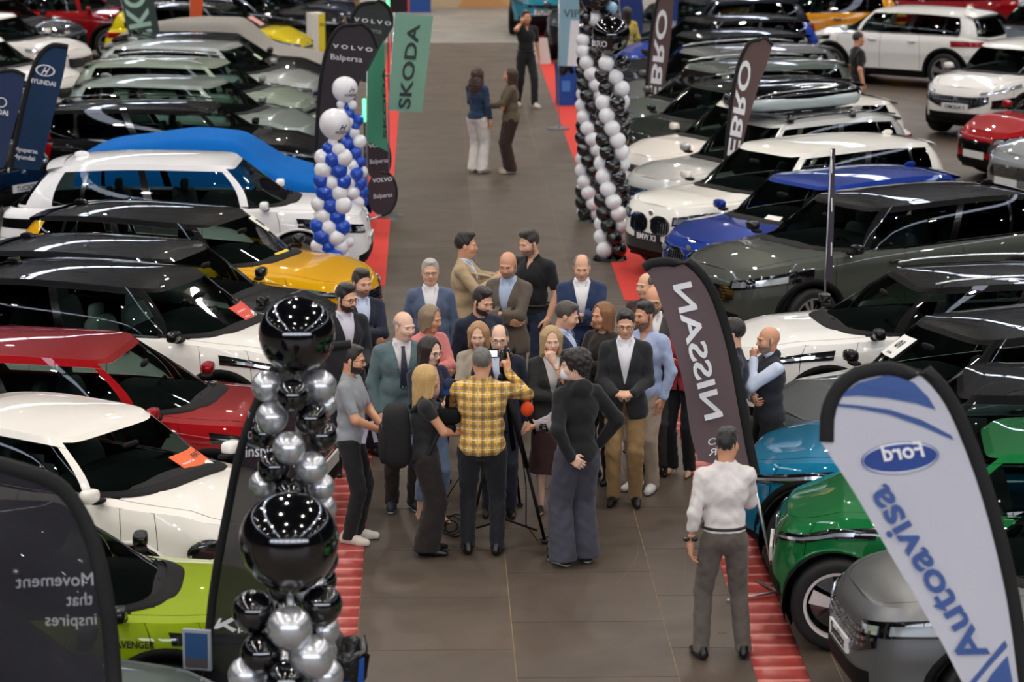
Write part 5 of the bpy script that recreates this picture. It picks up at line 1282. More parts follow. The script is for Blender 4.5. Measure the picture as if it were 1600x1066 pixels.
MICW = person.W.copy(); mic_pts = {s: at_hand(s) for s in (1, -1)}
HOOD = person('young man in a black hoodie and baggy grey jeans wearing a white mask', 903, 550, 112, 1.82, 'c', 'mop', '1d1310', 'y', arms=('back', 'hip'), top='hoodie', topc='101216', legc='42424e', wide=.9, shoec='0f0f10', sneaker='white', hyaw=62, build=.90, feet=((.02, .12), (.05, -.10)))
ph = person.place_head
b = MB().ball((.078, 0, -.062), (.040, .060, .050), 14, 10, .85); o = b.build('face_mask', mat('mask_white', 'dfe4ea', .7), person.root, True)
co = np.array([v.co[:] for v in o.data.vertices]); o.data.vertices.foreach_set('co', ph(co).astype(np.float32).ravel())
WS = person('man seen from behind in a white linen shirt, alone at the right', 1134, 672, 96, 1.76, 'b', 'fade', '16120f', arms=('down', 'phone'), top='shirt_in', topc='dcd5d2', legc='5b534c', shoec='0e0e0f', hyaw=-32, stance=.17, sleeves=1)
ws_hand = at_hand(-1, (0, 0, -.09))
person('bald man in a quilted black vest over a pale shirt, hand at his mouth', 1203, 512, 196, 1.71, 'b', None, '2c2723', arms=('chin', 'under'), top='vest', topc='20242c', shirt='cdd6ea', legc='14161b', beard='8f7364', hyaw=0)
person('woman with long curly brown hair, denim jacket and white trousers far up the aisle', 746, 107, 58, 1.68, 'b', 'curly', '3b241b', 'w', arms=('phone', 'down'), top='blouse', topc='1f3552', legc='d8d2ce', wide=.6, shoec='b9a98f', sneaker='white', atz=None)
person('woman in an olive brown coat and dark wide trousers facing the curly-haired one', 798, 107, 188, 1.68, 'b', 'long', '3d281d', 'w', arms=('mic', 'under'), top='jacket', topc='5a4d3b', shirt='6a5c49', legc='2d1b18', wide=.8, shoec='b09a80', sneaker='white', collar=False)
person('man in black walking up the aisle with a phone at his ear', 822, 17, -72, 1.82, 'b', 'short', '2a1c14', arms=('down', 'ear'), top='polo', topc='101114', sleeves=.5, legc='16171b', shoec='c9c4b8', sneaker='white', foot=1.6)
EARP = at_hand(-1)
person('man in a black t-shirt walking past the white suv at the upper right', 1341, 50, 12, 1.80, 'b', 'crop', '2a201a', arms=('down', 'down'), top='tee', topc='0f0f11', sleeves=.5, legc='2a3c5e', shoec='22242a', foot=1.0)
person('dark-haired woman in a yellow top beyond the black balloon columns', 980, 12, 100, 1.68, 'b', 'long', '1d1411', 'w', top='blouse', topc='b7a44a', legc='22242a')
# ------------------------------------------------------------------ flags and signs
def cloth_mat(c, see=0.0, tr=.25):
    nm = 'flag_cloth_'+c+('_sheer' if see else '')
    if nm in MATS: return MATS[nm]
    m = mat(nm, c, .75, bump=.1, bscale=400); nt = m.node_tree; b = nt.nodes['Principled BSDF']; o = nt.nodes['Material Output']
    t = nt.nodes.new('ShaderNodeBsdfTranslucent'); t.inputs[0].default_value = srgb(c); mx = nt.nodes.new('ShaderNodeMixShader'); mx.inputs[0].default_value = tr
    nt.links.new(b.outputs[0], mx.inputs[1]); nt.links.new(t.outputs[0], mx.inputs[2]); last = mx
    if see:
        tp = nt.nodes.new('ShaderNodeBsdfTransparent'); m2 = nt.nodes.new('ShaderNodeMixShader'); m2.inputs[0].default_value = see
        nt.links.new(last.outputs[0], m2.inputs[1]); nt.links.new(tp.outputs[0], m2.inputs[2]); last = m2
    nt.links.new(last.outputs[0], o.inputs[0]); return m
def resample(P, n):
    P = np.array(P, float); d = np.concatenate([[0], np.cumsum(np.linalg.norm(np.diff(P, axis=0), axis=1))]); t = np.linspace(0, d[-1], n)
    Q = np.stack([pchip(d, P[:, i])(t) if len(P) > 2 else np.interp(t, d, P[:, i]) for i in (0, 1)], 1); return Q
def wv(px, py, A): return A*(math.sin(px*.045+py*.012)+.5*math.sin(py*.035-px*.02))
SLV = mat('flag_sleeve', '0b0b0d', .8)
def flag(label, L, Rr, Y, col, sleeve=None, sw=12, see=0, wave=.02, name='flag', cat='flag', foot=None, n=30, mcols=8, m=None):
    """L, Rr: the two edges (photo pixels) from the tip down; the cloth hangs in the upright plane y = Y"""
    A = resample(L, n); B = resample(Rr, n); base = PY(*((A[-1]+B[-1])/2), Y)
    root = thing(name, label, cat, (base.x, Y, 0)); inv = Vector((base.x, Y, 0))
    k = abs(PY(B[-1][0]+100, B[-1][1], Y).x-PY(B[-1][0], B[-1][1], Y).x)/100
    def W(p, off=0): q = PY(p[0], p[1], Y); return tuple(Vector((q.x, q.y+wv(p[0], p[1], wave)+off, q.z))-inv)
    V = [W(A[i]*(1-j/mcols)+B[i]*(j/mcols), o) for o in (0, .004) for i in range(n) for j in range(mcols+1)]
    F = [tuple(f) for f in gridF(n, mcols+1)]; nn = n*(mcols+1); F += [tuple(a+nn for a in f)[::-1] for f in F]
    cm = m or cloth_mat(col, see); mk('flag_cloth', V, F, cm, root)
    if sleeve:
        E, O = (B, A) if sleeve == 'R' else (A, B); Vs = []
        for i in range(n):
            tg = E[min(i+1, n-1)]-E[max(i-1, 0)]; nr = np.array([-tg[1], tg[0]]); nr /= max(np.linalg.norm(nr), 1e-6)
            c = (A+B).mean(0); 
            if i == 0: sgn = 1
            nr = nr if nr @ (c-E[i]) > 0 else -nr
            for (u, o) in ((-.15, .004), (.1, -.014), (.5, -.018), (.9, -.012), (1.0, .0), (.5, .02)): Vs.append(W(E[i]+nr*sw*u, o))
        F6 = []
        for i in range(n-1):
            for j in range(6): F6.append((i*6+j, i*6+(j+1) % 6, (i+1)*6+(j+1) % 6, (i+1)*6+j))
        mk('sleeve', Vs, F6, SLV, root)
        # pole from the lower end of the sleeve to the floor, and a cross foot
        e = Vector(W(E[-1])); e2 = Vector(W(E[-4])); d = (e-e2).normalized(); 
        if e.z > .1 and d.z < -.1: gpt = e+d*(e.z/-d.z)
        else: gpt = Vector((e.x, e.y, 0))
        if e.z > .05: MB().tube([e, gpt+Vector((0, 0, .02))], .014, 8).build('pole', ALU, root, True)
        b = MB()
        for a in (.3, 1.87): b.tube([gpt+Vector((.45*math.cos(a), .45*math.sin(a), .02)), gpt+Vector((0, 0, .05)), gpt-Vector((.45*math.cos(a), .45*math.sin(a), -.02))], .013, 6)
        b.build('cross_foot', ALU, root, True)
    elif foot is not False:
        b = MB(); e = Vector(W(A[-1])); tp = Vector(W(A[0])); b.tube([Vector((tp.x, tp.y+.02, tp.z)), Vector((e.x, e.y+.02, e.z)), Vector((e.x+(e.x-tp.x)*.0, e.y+.02, .01))], .012, 6); b.build('pole', ALU, root, True)
        MB().lathe([(0, .03), (.2, .03), (.2, 0), (0, 0)], 16, 'z', (e.x, e.y+.02, 0)).build('foot_plate', ALU, root)
    flag.root, flag.W, flag.Y = root, W, Y
    return root
def ftext(txt, p0, ex, eh, m, bold=False, shear=0, off=-.014, nm='lettering'):
    V, F, Wd = text_mesh(txt, bold, shear); p0, ex, eh = map(lambda a: np.array(a, float), (p0, ex, eh)); W = flag.W
    P = [W(p0+ex*(x/Wd)+eh*(y/.70), off) for x, y in V]; return mk(nm, P, F, m, flag.root, False)
def fpoly(pts, m, off=-.008, nm='print'):
    return mk(nm, [flag.W(p, off) for p in pts], [tuple(range(len(pts)))], m, flag.root, False)
def fellipse(c, rx, ry, rot, m, off=-.010, ring=None, nm='emblem', n=36):
    P = []; a = np.linspace(0, 2*math.pi, n+1)[:-1]; cr, sr = math.cos(rot), math.sin(rot)
    def pt(k, t): x, y = rx*k*math.cos(t), ry*k*math.sin(t); return (c[0]+x*cr-y*sr, c[1]+x*sr+y*cr)
    if ring:
        V = [flag.W(pt(1, t), off) for t in a]+[flag.W(pt(ring, t), off) for t in a]; F = [(i, (i+1) % n, n+(i+1) % n, n+i) for i in range(n)]
        return mk(nm, V, F, m, flag.root, False)
    return mk(nm, [flag.W(pt(1, t), off) for t in a], [tuple(range(n))], m, flag.root, False)
wl = mat('print_white', 'e6e6ea', .7); gl_ = mat('print_grey', '9a9aa0', .7); bl_ = mat('print_blue', '3a5590', .7); bl2 = mat('print_dark_blue', '1f3f86', .6); dk = mat('print_dark', '2c3b38', .7)
# white and blue feather flag, bottom right
flag('large white feather flag with blue bands and an oval blue emblem, bottom right', [(1283, 692), (1330, 762), (1400, 882), (1470, 1002), (1530, 1120)],
     [(1283, 690), (1284, 655), (1300, 608), (1340, 575), (1385, 567), (1430, 580), (1472, 622), (1505, 690), (1535, 775), (1558, 860), (1577, 950), (1592, 1060), (1600, 1120)], 15.2, 'd2d2da', 'R', 20, wave=.003, n=44)
fpoly([(1310, 620), (1340, 598), (1385, 586), (1400, 583), (1428, 598), (1450, 620), (1462, 640), (1430, 630), (1385, 622), (1340, 618)], bl_)
fpoly([(1300, 634), (1303, 630), (1340, 633), (1390, 640), (1440, 656), (1486, 680), (1490, 688), (1440, 666), (1390, 648), (1340, 638)], bl_)
fpoly([(1502, 1090), (1515, 1066), (1545, 1030), (1570, 1000), (1574, 1010), (1545, 1042), (1520, 1072), (1512, 1100)], bl_)
fpoly([(1520, 1100), (1550, 1052), (1574, 1024), (1582, 1066), (1586, 1110)], bl_)
fellipse((1406, 715), 61, 24, -.10, wl, -.009); fellipse((1406, 715), 58, 21, -.10, bl2, -.012); fellipse((1406, 715), 61, 25, -.10, bl2, -.011, .965)
ftext('Ford', (1444, 711), (-72, 9), (2, -25), wl, True, .35, -.026)
ftext('Autoavisa', (1546, 1022), (-163, -268), (-38, 21), bl_, True, 0, -.016)
# brown feather flag in the middle right
flag('tall dark brown feather flag with white letters seen from the back, right of the crowd', [(1003, 417), (1018, 436), (1034, 478), (1052, 540), (1068, 602), (1080, 680), (1091, 720)],
     [(1003, 415), (1018, 406), (1048, 404), (1080, 420), (1104, 450), (1125, 502), (1141, 562), (1155, 640), (1166, 700), (1175, 742)], 22.2, '705e62', 'R', 13, wave=.02)
ftext('NISSAN', (1103, 658), (-51, -212), (27, -7), wl, True); ftext('PO', (1130, 694), (-24, 3), (1, -11), wl); ftext('ER', (1131, 710), (-24, 3), (1, -11), wl)
# dark sheer flags at the left
flag('black sheer feather flag behind the black and silver balloon column', [(548, 533), (480, 540), (425, 572), (396, 630), (370, 705), (350, 800), (335, 880), (325, 950), (316, 1066), (312, 1110)],
     [(548, 534), (514, 640), (500, 700), (482, 800), (466, 900), (458, 1066), (455, 1110)], 18.05, '2b282e', 'L', 12, see=.22, wave=.02)
ftext('Movement', (388, 660), (60, -2), (0, -18), gl_); ftext('that', (386, 686), (30, -2), (0, -18), gl_); ftext('inspires', (384, 714), (62, -2), (0, -18), wl); 
fpoly([(333, 984), (342, 968), (346, 968), (343, 976), (362, 966), (366, 970), (354, 977), (370, 984), (364, 988), (349, 980), (340, 984)], wl); ftext('I Λ', (372, 988), (26, -3), (0, -20), wl, True)
flag('black sheer feather flag with mirrored white lettering in the bottom left corner', [(-70, 740), (-75, 850), (-72, 980), (-70, 1110)],
     [(-70, 738), (-20, 716), (40, 726), (92, 748), (130, 792), (154, 842), (170, 905), (181, 985), (190, 1110)], 15.6, '26242a', 'R', 22, see=.24, wave=.015)
ftext('Movement', (147, 912), (-121, 6), (-1, -20), gl_); ftext('that', (147, 942), (-42, 3), (-1, -20), gl_); ftext('inspires', (152, 974), (-81, 4), (-1, -19), gl_)
# blue flags at the left edge
flag('navy feather flag with a white oval emblem at the left, the larger of two', [(107, 70), (86, 67), (63, 80), (50, 104), (38, 145), (28, 190), (20, 228), (14, 262)], [(107, 71), (100, 112), (86, 170), (72, 228), (62, 266)], G(36, 352).y, '173a5e', 'L', 7)
fellipse((71, 110), 15.5, 9, .15, wl, -.012, .82); ftext('H', (64, 116), (13, 1.5), (2, -12), wl, True, .5); ftext('HYUNDAI', (45, 128), (42, 7), (.5, -7), wl, True); ftext('Hyupersa', (23, 235), (36, 5), (0, -6.5), wl, True); ftext('Hyundai', (21, 246), (34, 5), (0, -6.5), wl, True)
flag('small navy feather flag cut by the left picture edge', [(40, 116), (20, 108), (-8, 112), (-30, 140), (-40, 200), (-45, 260)], [(40, 117), (32, 160), (20, 205), (5, 262)], G(20, 380).y, '263a60', 'L', 5)
fellipse((2, 160), 9, 8, .1, wl, -.012, .8); ftext('DAI', (-4, 178), (17, 3), (0, -8), wl, True)
# grey flags
def ppx(px, D): return NX(px, D)[1]
flag('charcoal round-topped flag with white lettering above the blue and white balloons', [(588, 76), (577, 50), (557, 37), (536, 38), (516, 58), (504, 95), (497, 140), (493, 200), (491, 262)], [(588, 77), (575, 100), (560, 134), (552, 180), (548, 262)], ppx(540, 30.2), '3a3338', 'L', 5)
ftext('V O L V O', (520, 74), (62, 7), (.3, -6), wl, True); ftext('Balpersa', (517, 92), (49, 5.5), (0, -9), wl); 
flag('greenish charcoal flag behind the round-topped one, taller', [(614, 42), (604, 12), (586, 2), (566, 4), (550, 22), (543, 60), (540, 120)], [(614, 43), (600, 66), (585, 95), (575, 130)], ppx(575, 33), '3d423f', 'L', 5)
ftext('V O L V O', (553, 33), (58, 7), (.3, -6), wl, True); ftext('Balpersa', (562, 48), (34, 5), (0, -8), gl_)
flag('bright green upright banner between the charcoal flag and the pale green one', [(574, 112), (573, 220)], [(600, 62), (606, 237)], ppx(590, 31.5), '57a883', name='banner', cat='banner')
ftext('SKODA', (604, 216), (-2, -110), (-5, 0), dk, True)
flag('pale green hanging banner with dark vertical lettering beside the aisle', [(617, 20), (607, 172)], [(677, 25), (659, 176)], ppx(640, 31), '92bfa6', name='banner', cat='banner')
ftext('SKODA', (640, 170), (16, -132), (-18, -1), dk, True)
flag('grey green banner with big pale letters at the top left', [(184, -20), (206, 72)], [(236, -20), (254, 70)], ppx(230, 41.3), '40524d', name='banner', cat='banner')
ftext('SKODA', (209, 70), (-35, -165), (33, -6), mat('print_mint', 'a9c9b8', .7), True)
flag('dark flag with a red right edge at the top beside the green light', [(607, -20), (611, 20)], [(640, -20), (640, 19)], ppx(624, 45), '2b2228', name='banner', cat='banner'); fpoly([(636, -20), (640, -20), (640, 19), (637, 19)], red_p)
flag('orange upright sign at the top left', [(297, -15), (297, 33)], [(318, -15), (315, 35)], ppx(306, 43.5), 'e2622f', name='banner', cat='sign')
flag('thin folded dark flag seen edge-on in front of the olive grey suv', [(1300, 232), (1290, 438)], [(1305, 232), (1301, 438)], ppx(1296, 23.4), '4b4450', name='banner', cat='flag'); 
for yy in (270, 330, 400): ftext('I', (1298, yy), (2, 0), (0, -22), wl)
flag('brown feather flag with pale letters, the farther of the two beside the balloon columns', [(1030, -20), (1018, 40), (1011, 100), (1008, 150), (1010, 178)], [(1054, -20), (1048, 60), (1039, 125), (1034, 180)], ppx(1020, 36.5), '6b5552', 'L', 4)
ftext('EBRO', (1014, 160), (14, -146), (16, 2), wl, True)
flag('brown feather flag with pale letters among the white estates, the nearer one', [(1206, 72), (1192, 60), (1174, 62), (1159, 82), (1149, 112), (1142, 150), (1136, 195), (1131, 250)], [(1206, 73), (1198, 100), (1188, 125), (1178, 158), (1166, 200), (1155, 250)], ppx(1160, 28.9), '6b5552', 'L', 5)
ftext('EBRO', (1136, 242), (22, -150), (17, 4), wl, True)
for (q, D, lb) in (([(966, -20), (972, 52)], 43.7, 'blue banner left of the brown flag at the top'), ([(1034, -20), (1036, 50)], 43.7, 'blue banner right of the brown flag at the top')):
    w_ = 38 if q[0][0] < 1000 else 27
    flag(lb, q, [(q[0][0]+w_, -20), (q[1][0]+w_-6, q[1][1])], ppx(q[0][0], D), '2b4188', name='banner', cat='banner')
ftext('VAN', (1042, 46), (14, 0), (0, -14), wl, True)
flag('pale blue roll-up banner standing behind the blue waste bin', [(874, -20), (873, 103)], [(905, -20), (905, 103)], ppx(890, 38.5), '9cc4d4', name='banner', cat='banner')
ftext('VIP', (880, 27), (26, 0), (0, -12), mat('print_slate', '5c6f78', .7), True); fpoly([(892, 32), (905, 32), (903, 103), (886, 103)], wl)
# pop-up oval signs
for (c, rx, ry, D, lb) in (((590, 248), 19, 34, 31.9, 'dark oval pop-up sign, the upper one beside the blue cover'), ((596, 302), 23, 34, 29.0, 'dark oval pop-up sign with white lettering, the lower one on the red carpet')):
    a = np.linspace(0, math.pi, 16); Lp = [(c[0]-rx*math.sin(t), c[1]-ry*math.cos(t)) for t in a]; Rp = [(c[0]+rx*math.sin(t), c[1]-ry*math.cos(t)) for t in a]
    flag(lb, Lp, Rp, ppx(c[0], D), '4a3d42', 'R', 3, wave=.005, name='pop_up_sign', cat='sign', n=20)
    ftext('VOLVO', (c[0]-14, c[1]-17), (31, -3), (0, -6), wl, True); ftext('Balpersa', (c[0]-12, c[1]+8), (29, -3), (0, -7), wl)
# totem, led bars, a-board, frame, bins
def boxthing(nm, lb, cat, px, py, w, d, h, m, rz=0):
    g = G(px, py); t = thing(nm, lb, cat, g, rz); o = MB().box(-w/2, w/2, -d/2, d/2, 0, h).build('body', m, t); return t
t = boxthing('totem', 'white totem with a yellow printed side among the cars at the top', 'sign', 494, 100, .30, .28, 1.10, mat('totem_white', 'e5e2dc', .5), .5)
MB().box(.0, .152, -.146, -.141, .05, 1.08).build('printed_panel', mat('totem_yellow', 'e8d433', .5), t); text_map('lettering', '201', lambda u, v: (.02+u, -.149, .82+v*1.2), .11, TXTD, t, True)
led = mat('led_green', '30ff60', .5, emit='38ff6a', es=7)
for (px, y0, y1, D, lb) in ((569, 155, 190, 32.5, 'green glowing light tube behind the blue and white balloons'), (606, -10, 11, 43, 'green glowing light tube at the top beside the dark banner')):
    Y = ppx(px, D); a, b_ = PY(px, y0, Y), PY(px, y1, Y); t = thing('light_tube', lb, 'lamp', (a.x, Y, 0)); MB().tube([(0, 0, a.z), (0, 0, b_.z)], .022, 8).build('tube', led, t, True); MB().tube([(0, .02, a.z), (0, .02, .0)], .012, 6).build('stand', BLK, t)
t = boxthing('picture_frame', 'small framed print of a night sky leaning by the lime green suv', 'picture', 309, 1068, .19, .03, .27, mat('frame_grey', '9ea3aa', .4), -.25); t.location.z = .0
t.location = PY(309, 1046, 17.98); 
MB().box(-.075, .075, -.024, -.014, .02, .25).build('print', mat('print_sky', '2b4f7d', .4), t); MB().box(-.075, .075, -.027, -.025, .02, .08).build('print_mountain', mat('print_rock', '4d4648', .6), t)
MB().box(-.02, .02, -.02, .02, -t.location.z, 0).build('stand', PLAS, t)
bag_m = mat('bin_bag', '0b0b0c', .25, bump=1.0, bscale=25); bin_m = mat('bin_blue', '1450a8', .5)
def bin_(lb, px, py, h=.78, w=.36, Y=None, rz=.05):
    g = G(px, py) if Y is None else Vector((PY(px, py, Y).x, Y, 0)); t = thing('waste_bin', lb, 'bin', g, rz)
    b = MB(); V = []
    for (z, s) in ((0, .88), (h, 1.0), (h, .9), (.02, .8)):
        V += [(-w/2*s, -w/2*s, z), (w/2*s, -w/2*s, z), (w/2*s, w/2*s, z), (-w/2*s, w/2*s, z)]
    b.add(V, [(i*4+j, i*4+(j+1) % 4, (i+1)*4+(j+1) % 4, (i+1)*4+j) for i in range(3) for j in range(4)]+[(12, 13, 14, 15), (0, 1, 2, 3)]); b.build('bin_body', bin_m, t)
    rs = np.random.RandomState(int(px)); V = []; n = 28
    for (z, r) in ((h-.17, .53), (h-.02, .55), (h+.05, .53), (h+.03, .44), (h-.25, .38)):
        for i in range(n):
            a = 2*math.pi*i/n; q = (abs(math.cos(a))**4+abs(math.sin(a))**4)**-.25; rr = w*r*q*(1+.04*rs.randn()); V.append((rr*math.cos(a), rr*math.sin(a), z+.02*rs.randn()))
    mk('bin_bag', V, gridF(5, n)[:0] if False else [(i*n+j, i*n+(j+1) % n, (i+1)*n+(j+1) % n, (i+1)*n+j) for i in range(4) for j in range(n)], bag_m, t)
    MB().box(-.08, .08, -w/2*.97-.006, -w/2*.95, h*.35, h*.62).build('printed_mark', mat('bin_print', '4d86d6', .6), t)
    return t
bin_('blue waste bin with a black bag on the red carpet at the top right', 883, 164)
bin_('blue waste bin partly behind the black and white balloon column', 905, 160)
bin_('blue waste bin with a black bag between the white electric car and the yellow one', 432, 398, w=.42)
bin_('blue waste bin with a black bag behind the nearest balloon column at the bottom', 520, 1130, Y=18.4, w=.42, h=.8)
t = thing('a_board', 'small red and white folding board on the carpet at the top of the aisle', 'sign', G(842, 99), .2)
for sg in (-1, 1): MB().add([(-.18, sg*.02, .55), (.18, sg*.02, .55), (.22, sg*.22, 0), (-.22, sg*.22, 0), (-.18, sg*.02+.02, .55), (.18, sg*.02+.02, .55), (.22, sg*.22+.02, 0), (-.22, sg*.22+.02, 0)], [(0, 1, 2, 3), (4, 5, 6, 7), (0, 1, 5, 4), (3, 2, 6, 7), (0, 3, 7, 4), (1, 2, 6, 5)]).build('board', mat('board_white' if sg < 0 else 'board_red', 'c9b8b4' if sg < 0 else '8c2a26', .6), t)
# ------------------------------------------------------------------ balloon columns
BM = {'k': mat('balloon_black', '07070a', .10, coat=1), 's': mat('balloon_silver', 'c6c8cc', .27, .75, coat=.5), 'w': mat('balloon_white', 'e6e6ea', .22, coat=.5, sss=.0), 'b': mat('balloon_blue', '0a47b8', .22, coat=.5), 'l': mat('balloon_pale_blue', '8fb8d6', .25, coat=.5)}
def bal_mesh(c, sz):
    nu, nv = (24, 16) if sz < 2 else (48, 32); b = MB(); V = []; prof = []
    for j in range(nv+1):
        ph = math.pi*j/nv; r = math.sin(ph); z = -math.cos(ph); r *= 1+.06*z; prof.append((max(r, 0), z*1.02-.0 if z > -.9 else z*1.05))
    b.lathe(prof, nu); b.lathe([(.0, -1.03), (.07, -1.13), (.05, -1.16), (0, -1.12)], 8); o = b.build('balloon', BM[c], None, True); d = o.data; bpy.data.objects.remove(o); return d
BAL = {(c, z): bal_mesh(c, z) for c in 'kswbl' for z in (1, 2)}
def column(label, Y, bigs, smalls, auto=None, group=None):
    """bigs/smalls: (px, py, r px, colour)"""
    cx = (bigs+smalls)[0][0]; base = PY(cx, bigs[0][1], Y); root = thing('balloon_column', label, 'balloon column', (base.x, Y, 0))
    ppm = abs(1/(PY(cx+1, 500, Y).x-PY(cx, 500, Y).x)); rs = np.random.RandomState(int(cx+Y)); lo = 9
    def put(px, py, r, c, dy, z=1):
        q = PY(px, py, Y); rr = r/ppm; m = Matrix.Translation((q.x-base.x, dy, q.z)) @ Matrix.Rotation(rs.rand()*.6-.3 if z == 1 else .0, 4, 'Y') @ Matrix.Rotation(rs.rand()*.5-.25 if z == 1 else 0, 4, 'X') @ Matrix.Scale(rr, 4)
        share(BAL[(c, z)], 'balloon', root, m); return q, rr
    for (px, py, r, c) in bigs: put(px, py, r, c, 0, 2)
    column.root, column.base, column.ppm = root, base, ppm
    for it in smalls:
        px, py, r, c = it[:4]; put(px, py, r, c, it[4] if len(it) > 4 else -.05+.04*rs.rand())
    if auto:   # continue the spiral of four down to the floor: start row, x centre, radius px, colours, tilt
        py, xc, r, cols, xs = auto; k = 0; rr = r/ppm; q = PY(xc, py, Y); z = q.z
        while z > rr*.8:
            for j in range(4):
                a = k*.55+j*math.pi/2+.4; c = cols[j % len(cols)] if len(cols) > 1 else cols[0]
                share(BAL[(c, 1)], 'balloon', root, Matrix.Translation((q.x-base.x+xs*(q.z-z)+rr*1.25*math.cos(a), rr*1.25*math.sin(a), z)) @ Matrix.Scale(rr*1.03, 4))
            z -= rr*1.52; k += 1
    bot = G(cx, 0, 0) if False else None
    MB().tube([(0, 0, 0), (0, 0, base.z)], .02, 8).build('inner_pole', ALU, root, True); MB().lathe([(0, .04), (.22, .04), (.24, 0), (0, 0)], 20).build('base_plate', BLK, root)
    return root
column('black and silver balloon column with one big black balloon on top, the farther of the two in front', 17.5, [(464, 525, 60, 'k')],
       [(418, 603, 25, 's', -.02), (500, 604, 26, 's', .0), (459, 610, 26, 'k', -.16), (426, 650, 26, 's', -.05), (486, 650, 26, 'k', -.08), (411, 682, 20, 'k', .05), (454, 690, 26, 's', -.18), (503, 682, 24, 'k', .0), (429, 725, 26, 'k', -.1), (487, 724, 26, 's', -.12), (411, 757, 22, 's', .0), (455, 762, 26, 'k', -.16), (502, 760, 22, 's', -.02), (508, 640, 18, 's', .12)], (800, 470, 26, 'sksk', 0))
column('black and silver balloon column with the biggest black balloon, nearest to the camera', 15.8, [(452, 848, 79, 'k')],
       [(396, 958, 35, 'k', .02), (455, 969, 36, 's', -.16), (503, 950, 33, 'k', .05), (410, 1018, 34, 'k', -.05), (488, 1017, 36, 's', -.12), (450, 1052, 35, 'k', -.16), (385, 1056, 30, 's', .0), (505, 1060, 32, 's', .03)], (1090, 448, 35, 'sksk', 0))
YH = 34.7
column('blue and white balloon column with one large white balloon, nearer of the pair beside the white electric car', YH, [(523, 194, 24, 'w')],
       [(520, 222, 8, 'w'), (513, 232, 10, 'b'), (529, 234, 11, 'w'), (504, 246, 13, 'w'), (519, 248, 14, 'b'), (537, 246, 14, 'w'), (505, 265, 14, 'w'), (529, 266, 14, 'b'), (502, 282, 13, 'b'), (518, 285, 13, 'w'), (536, 284, 13, 'b'), (507, 300, 14, 'b'), (530, 301, 14, 'w'), (498, 318, 12, 'w'), (516, 320, 14, 'b'), (536, 320, 14, 'w'), (505, 337, 14, 'w'), (526, 339, 14, 'b'), (497, 352, 13, 'b'), (513, 355, 14, 'w'), (535, 355, 13, 'b'), (503, 369, 14, 'b'), (526, 371, 14, 'w'), (546, 378, 8, 'w'), (497, 384, 12, 'w'), (512, 386, 13, 'b'), (533, 386, 13, 'w')], (402, 517, 14, 'wbwb', 0))
for (px, py, r, txt) in ((0, 0, 0, 0),)[:0]: pass
def balloon_text(txt, px, py, w, h, r, cpx, cpy, m, shear=0):
    """lettering wrapped on the front of a big balloon of the column built last"""
    root, base, ppm = column.root, column.base, column.ppm; Y = base.y; V, F, Wd = text_mesh(txt, True, shear); P = []
    for x, y in V:
        qx, qy = px+w*(x/Wd), py-h*(y/.7); dx, dy = qx-cpx, qy-cpy; d = math.sqrt(max(r*r*1.02-dx*dx-dy*dy, 1)); q = PY(qx, qy, Y); P.append((q.x-base.x, -(d+.6)/ppm, q.z))
    mk('lettering', P, F, m, root, False)
nav = mat('print_navy', '14264a', .6)
balloon_text('HYUNDAI', 525, 207, 17, 5, 24, 523, 194, nav); balloon_text('H', 531, 201, 12, 8, 24, 523, 194, nav, .5)
column('blue and white balloon column behind, topped by the smaller white balloon', 38.2, [(539, 140, 20, 'w')],
       [(533, 163, 7, 'w'), (550, 164, 8, 'w'), (542, 167, 6, 'b'), (534, 175, 8, 'w'), (546, 178, 8, 'b'), (560, 187, 9, 'b'), (544, 190, 9, 'w'), (556, 196, 7, 'b'), (553, 207, 9, 'w'), (541, 206, 8, 'b'), (562, 221, 11, 'w'), (543, 224, 11, 'b'), (556, 238, 10, 'b'), (563, 252, 9, 'b'), (552, 258, 10, 'w')], (270, 553, 10, 'wbwb', 0))
balloon_text('HYUNDAI', 539, 149, 17, 4.5, 20, 539, 140, nav); balloon_text('H', 546, 142, 11, 8, 20, 539, 140, nav, .5)
column('black and white balloon column with a glossy black balloon on top, nearer of the two right of the aisle', ppx(958, 28.3), [(955, 56, 29, 'k')],
       [(947, 99, 12.5, 'w'), (972, 98, 12, 'k'), (941, 117, 12.5, 'k'), (961, 120, 12.5, 'w'), (947, 138, 12.5, 'k'), (971, 138, 12.5, 'w')], (160, 957, 12.5, 'wkwk', 0))
balloon_text('BRO', 925, 71, 22, 9, 29, 955, 56, wl)
column('black and white balloon column behind, its top balloon cut by the upper edge', ppx(930, 30.8), [(931, -4, 24, 'k')],
       [(927, 29, 11, 'w'), (915, 27, 10, 'k'), (947, 24, 9, 'k'), (956, 12, 9, 'l'), (916, 46, 11, 'k'), (911, 63, 11, 'w'), (927, 62, 10, 'k')], (80, 924, 11, 'wkwk', 0))
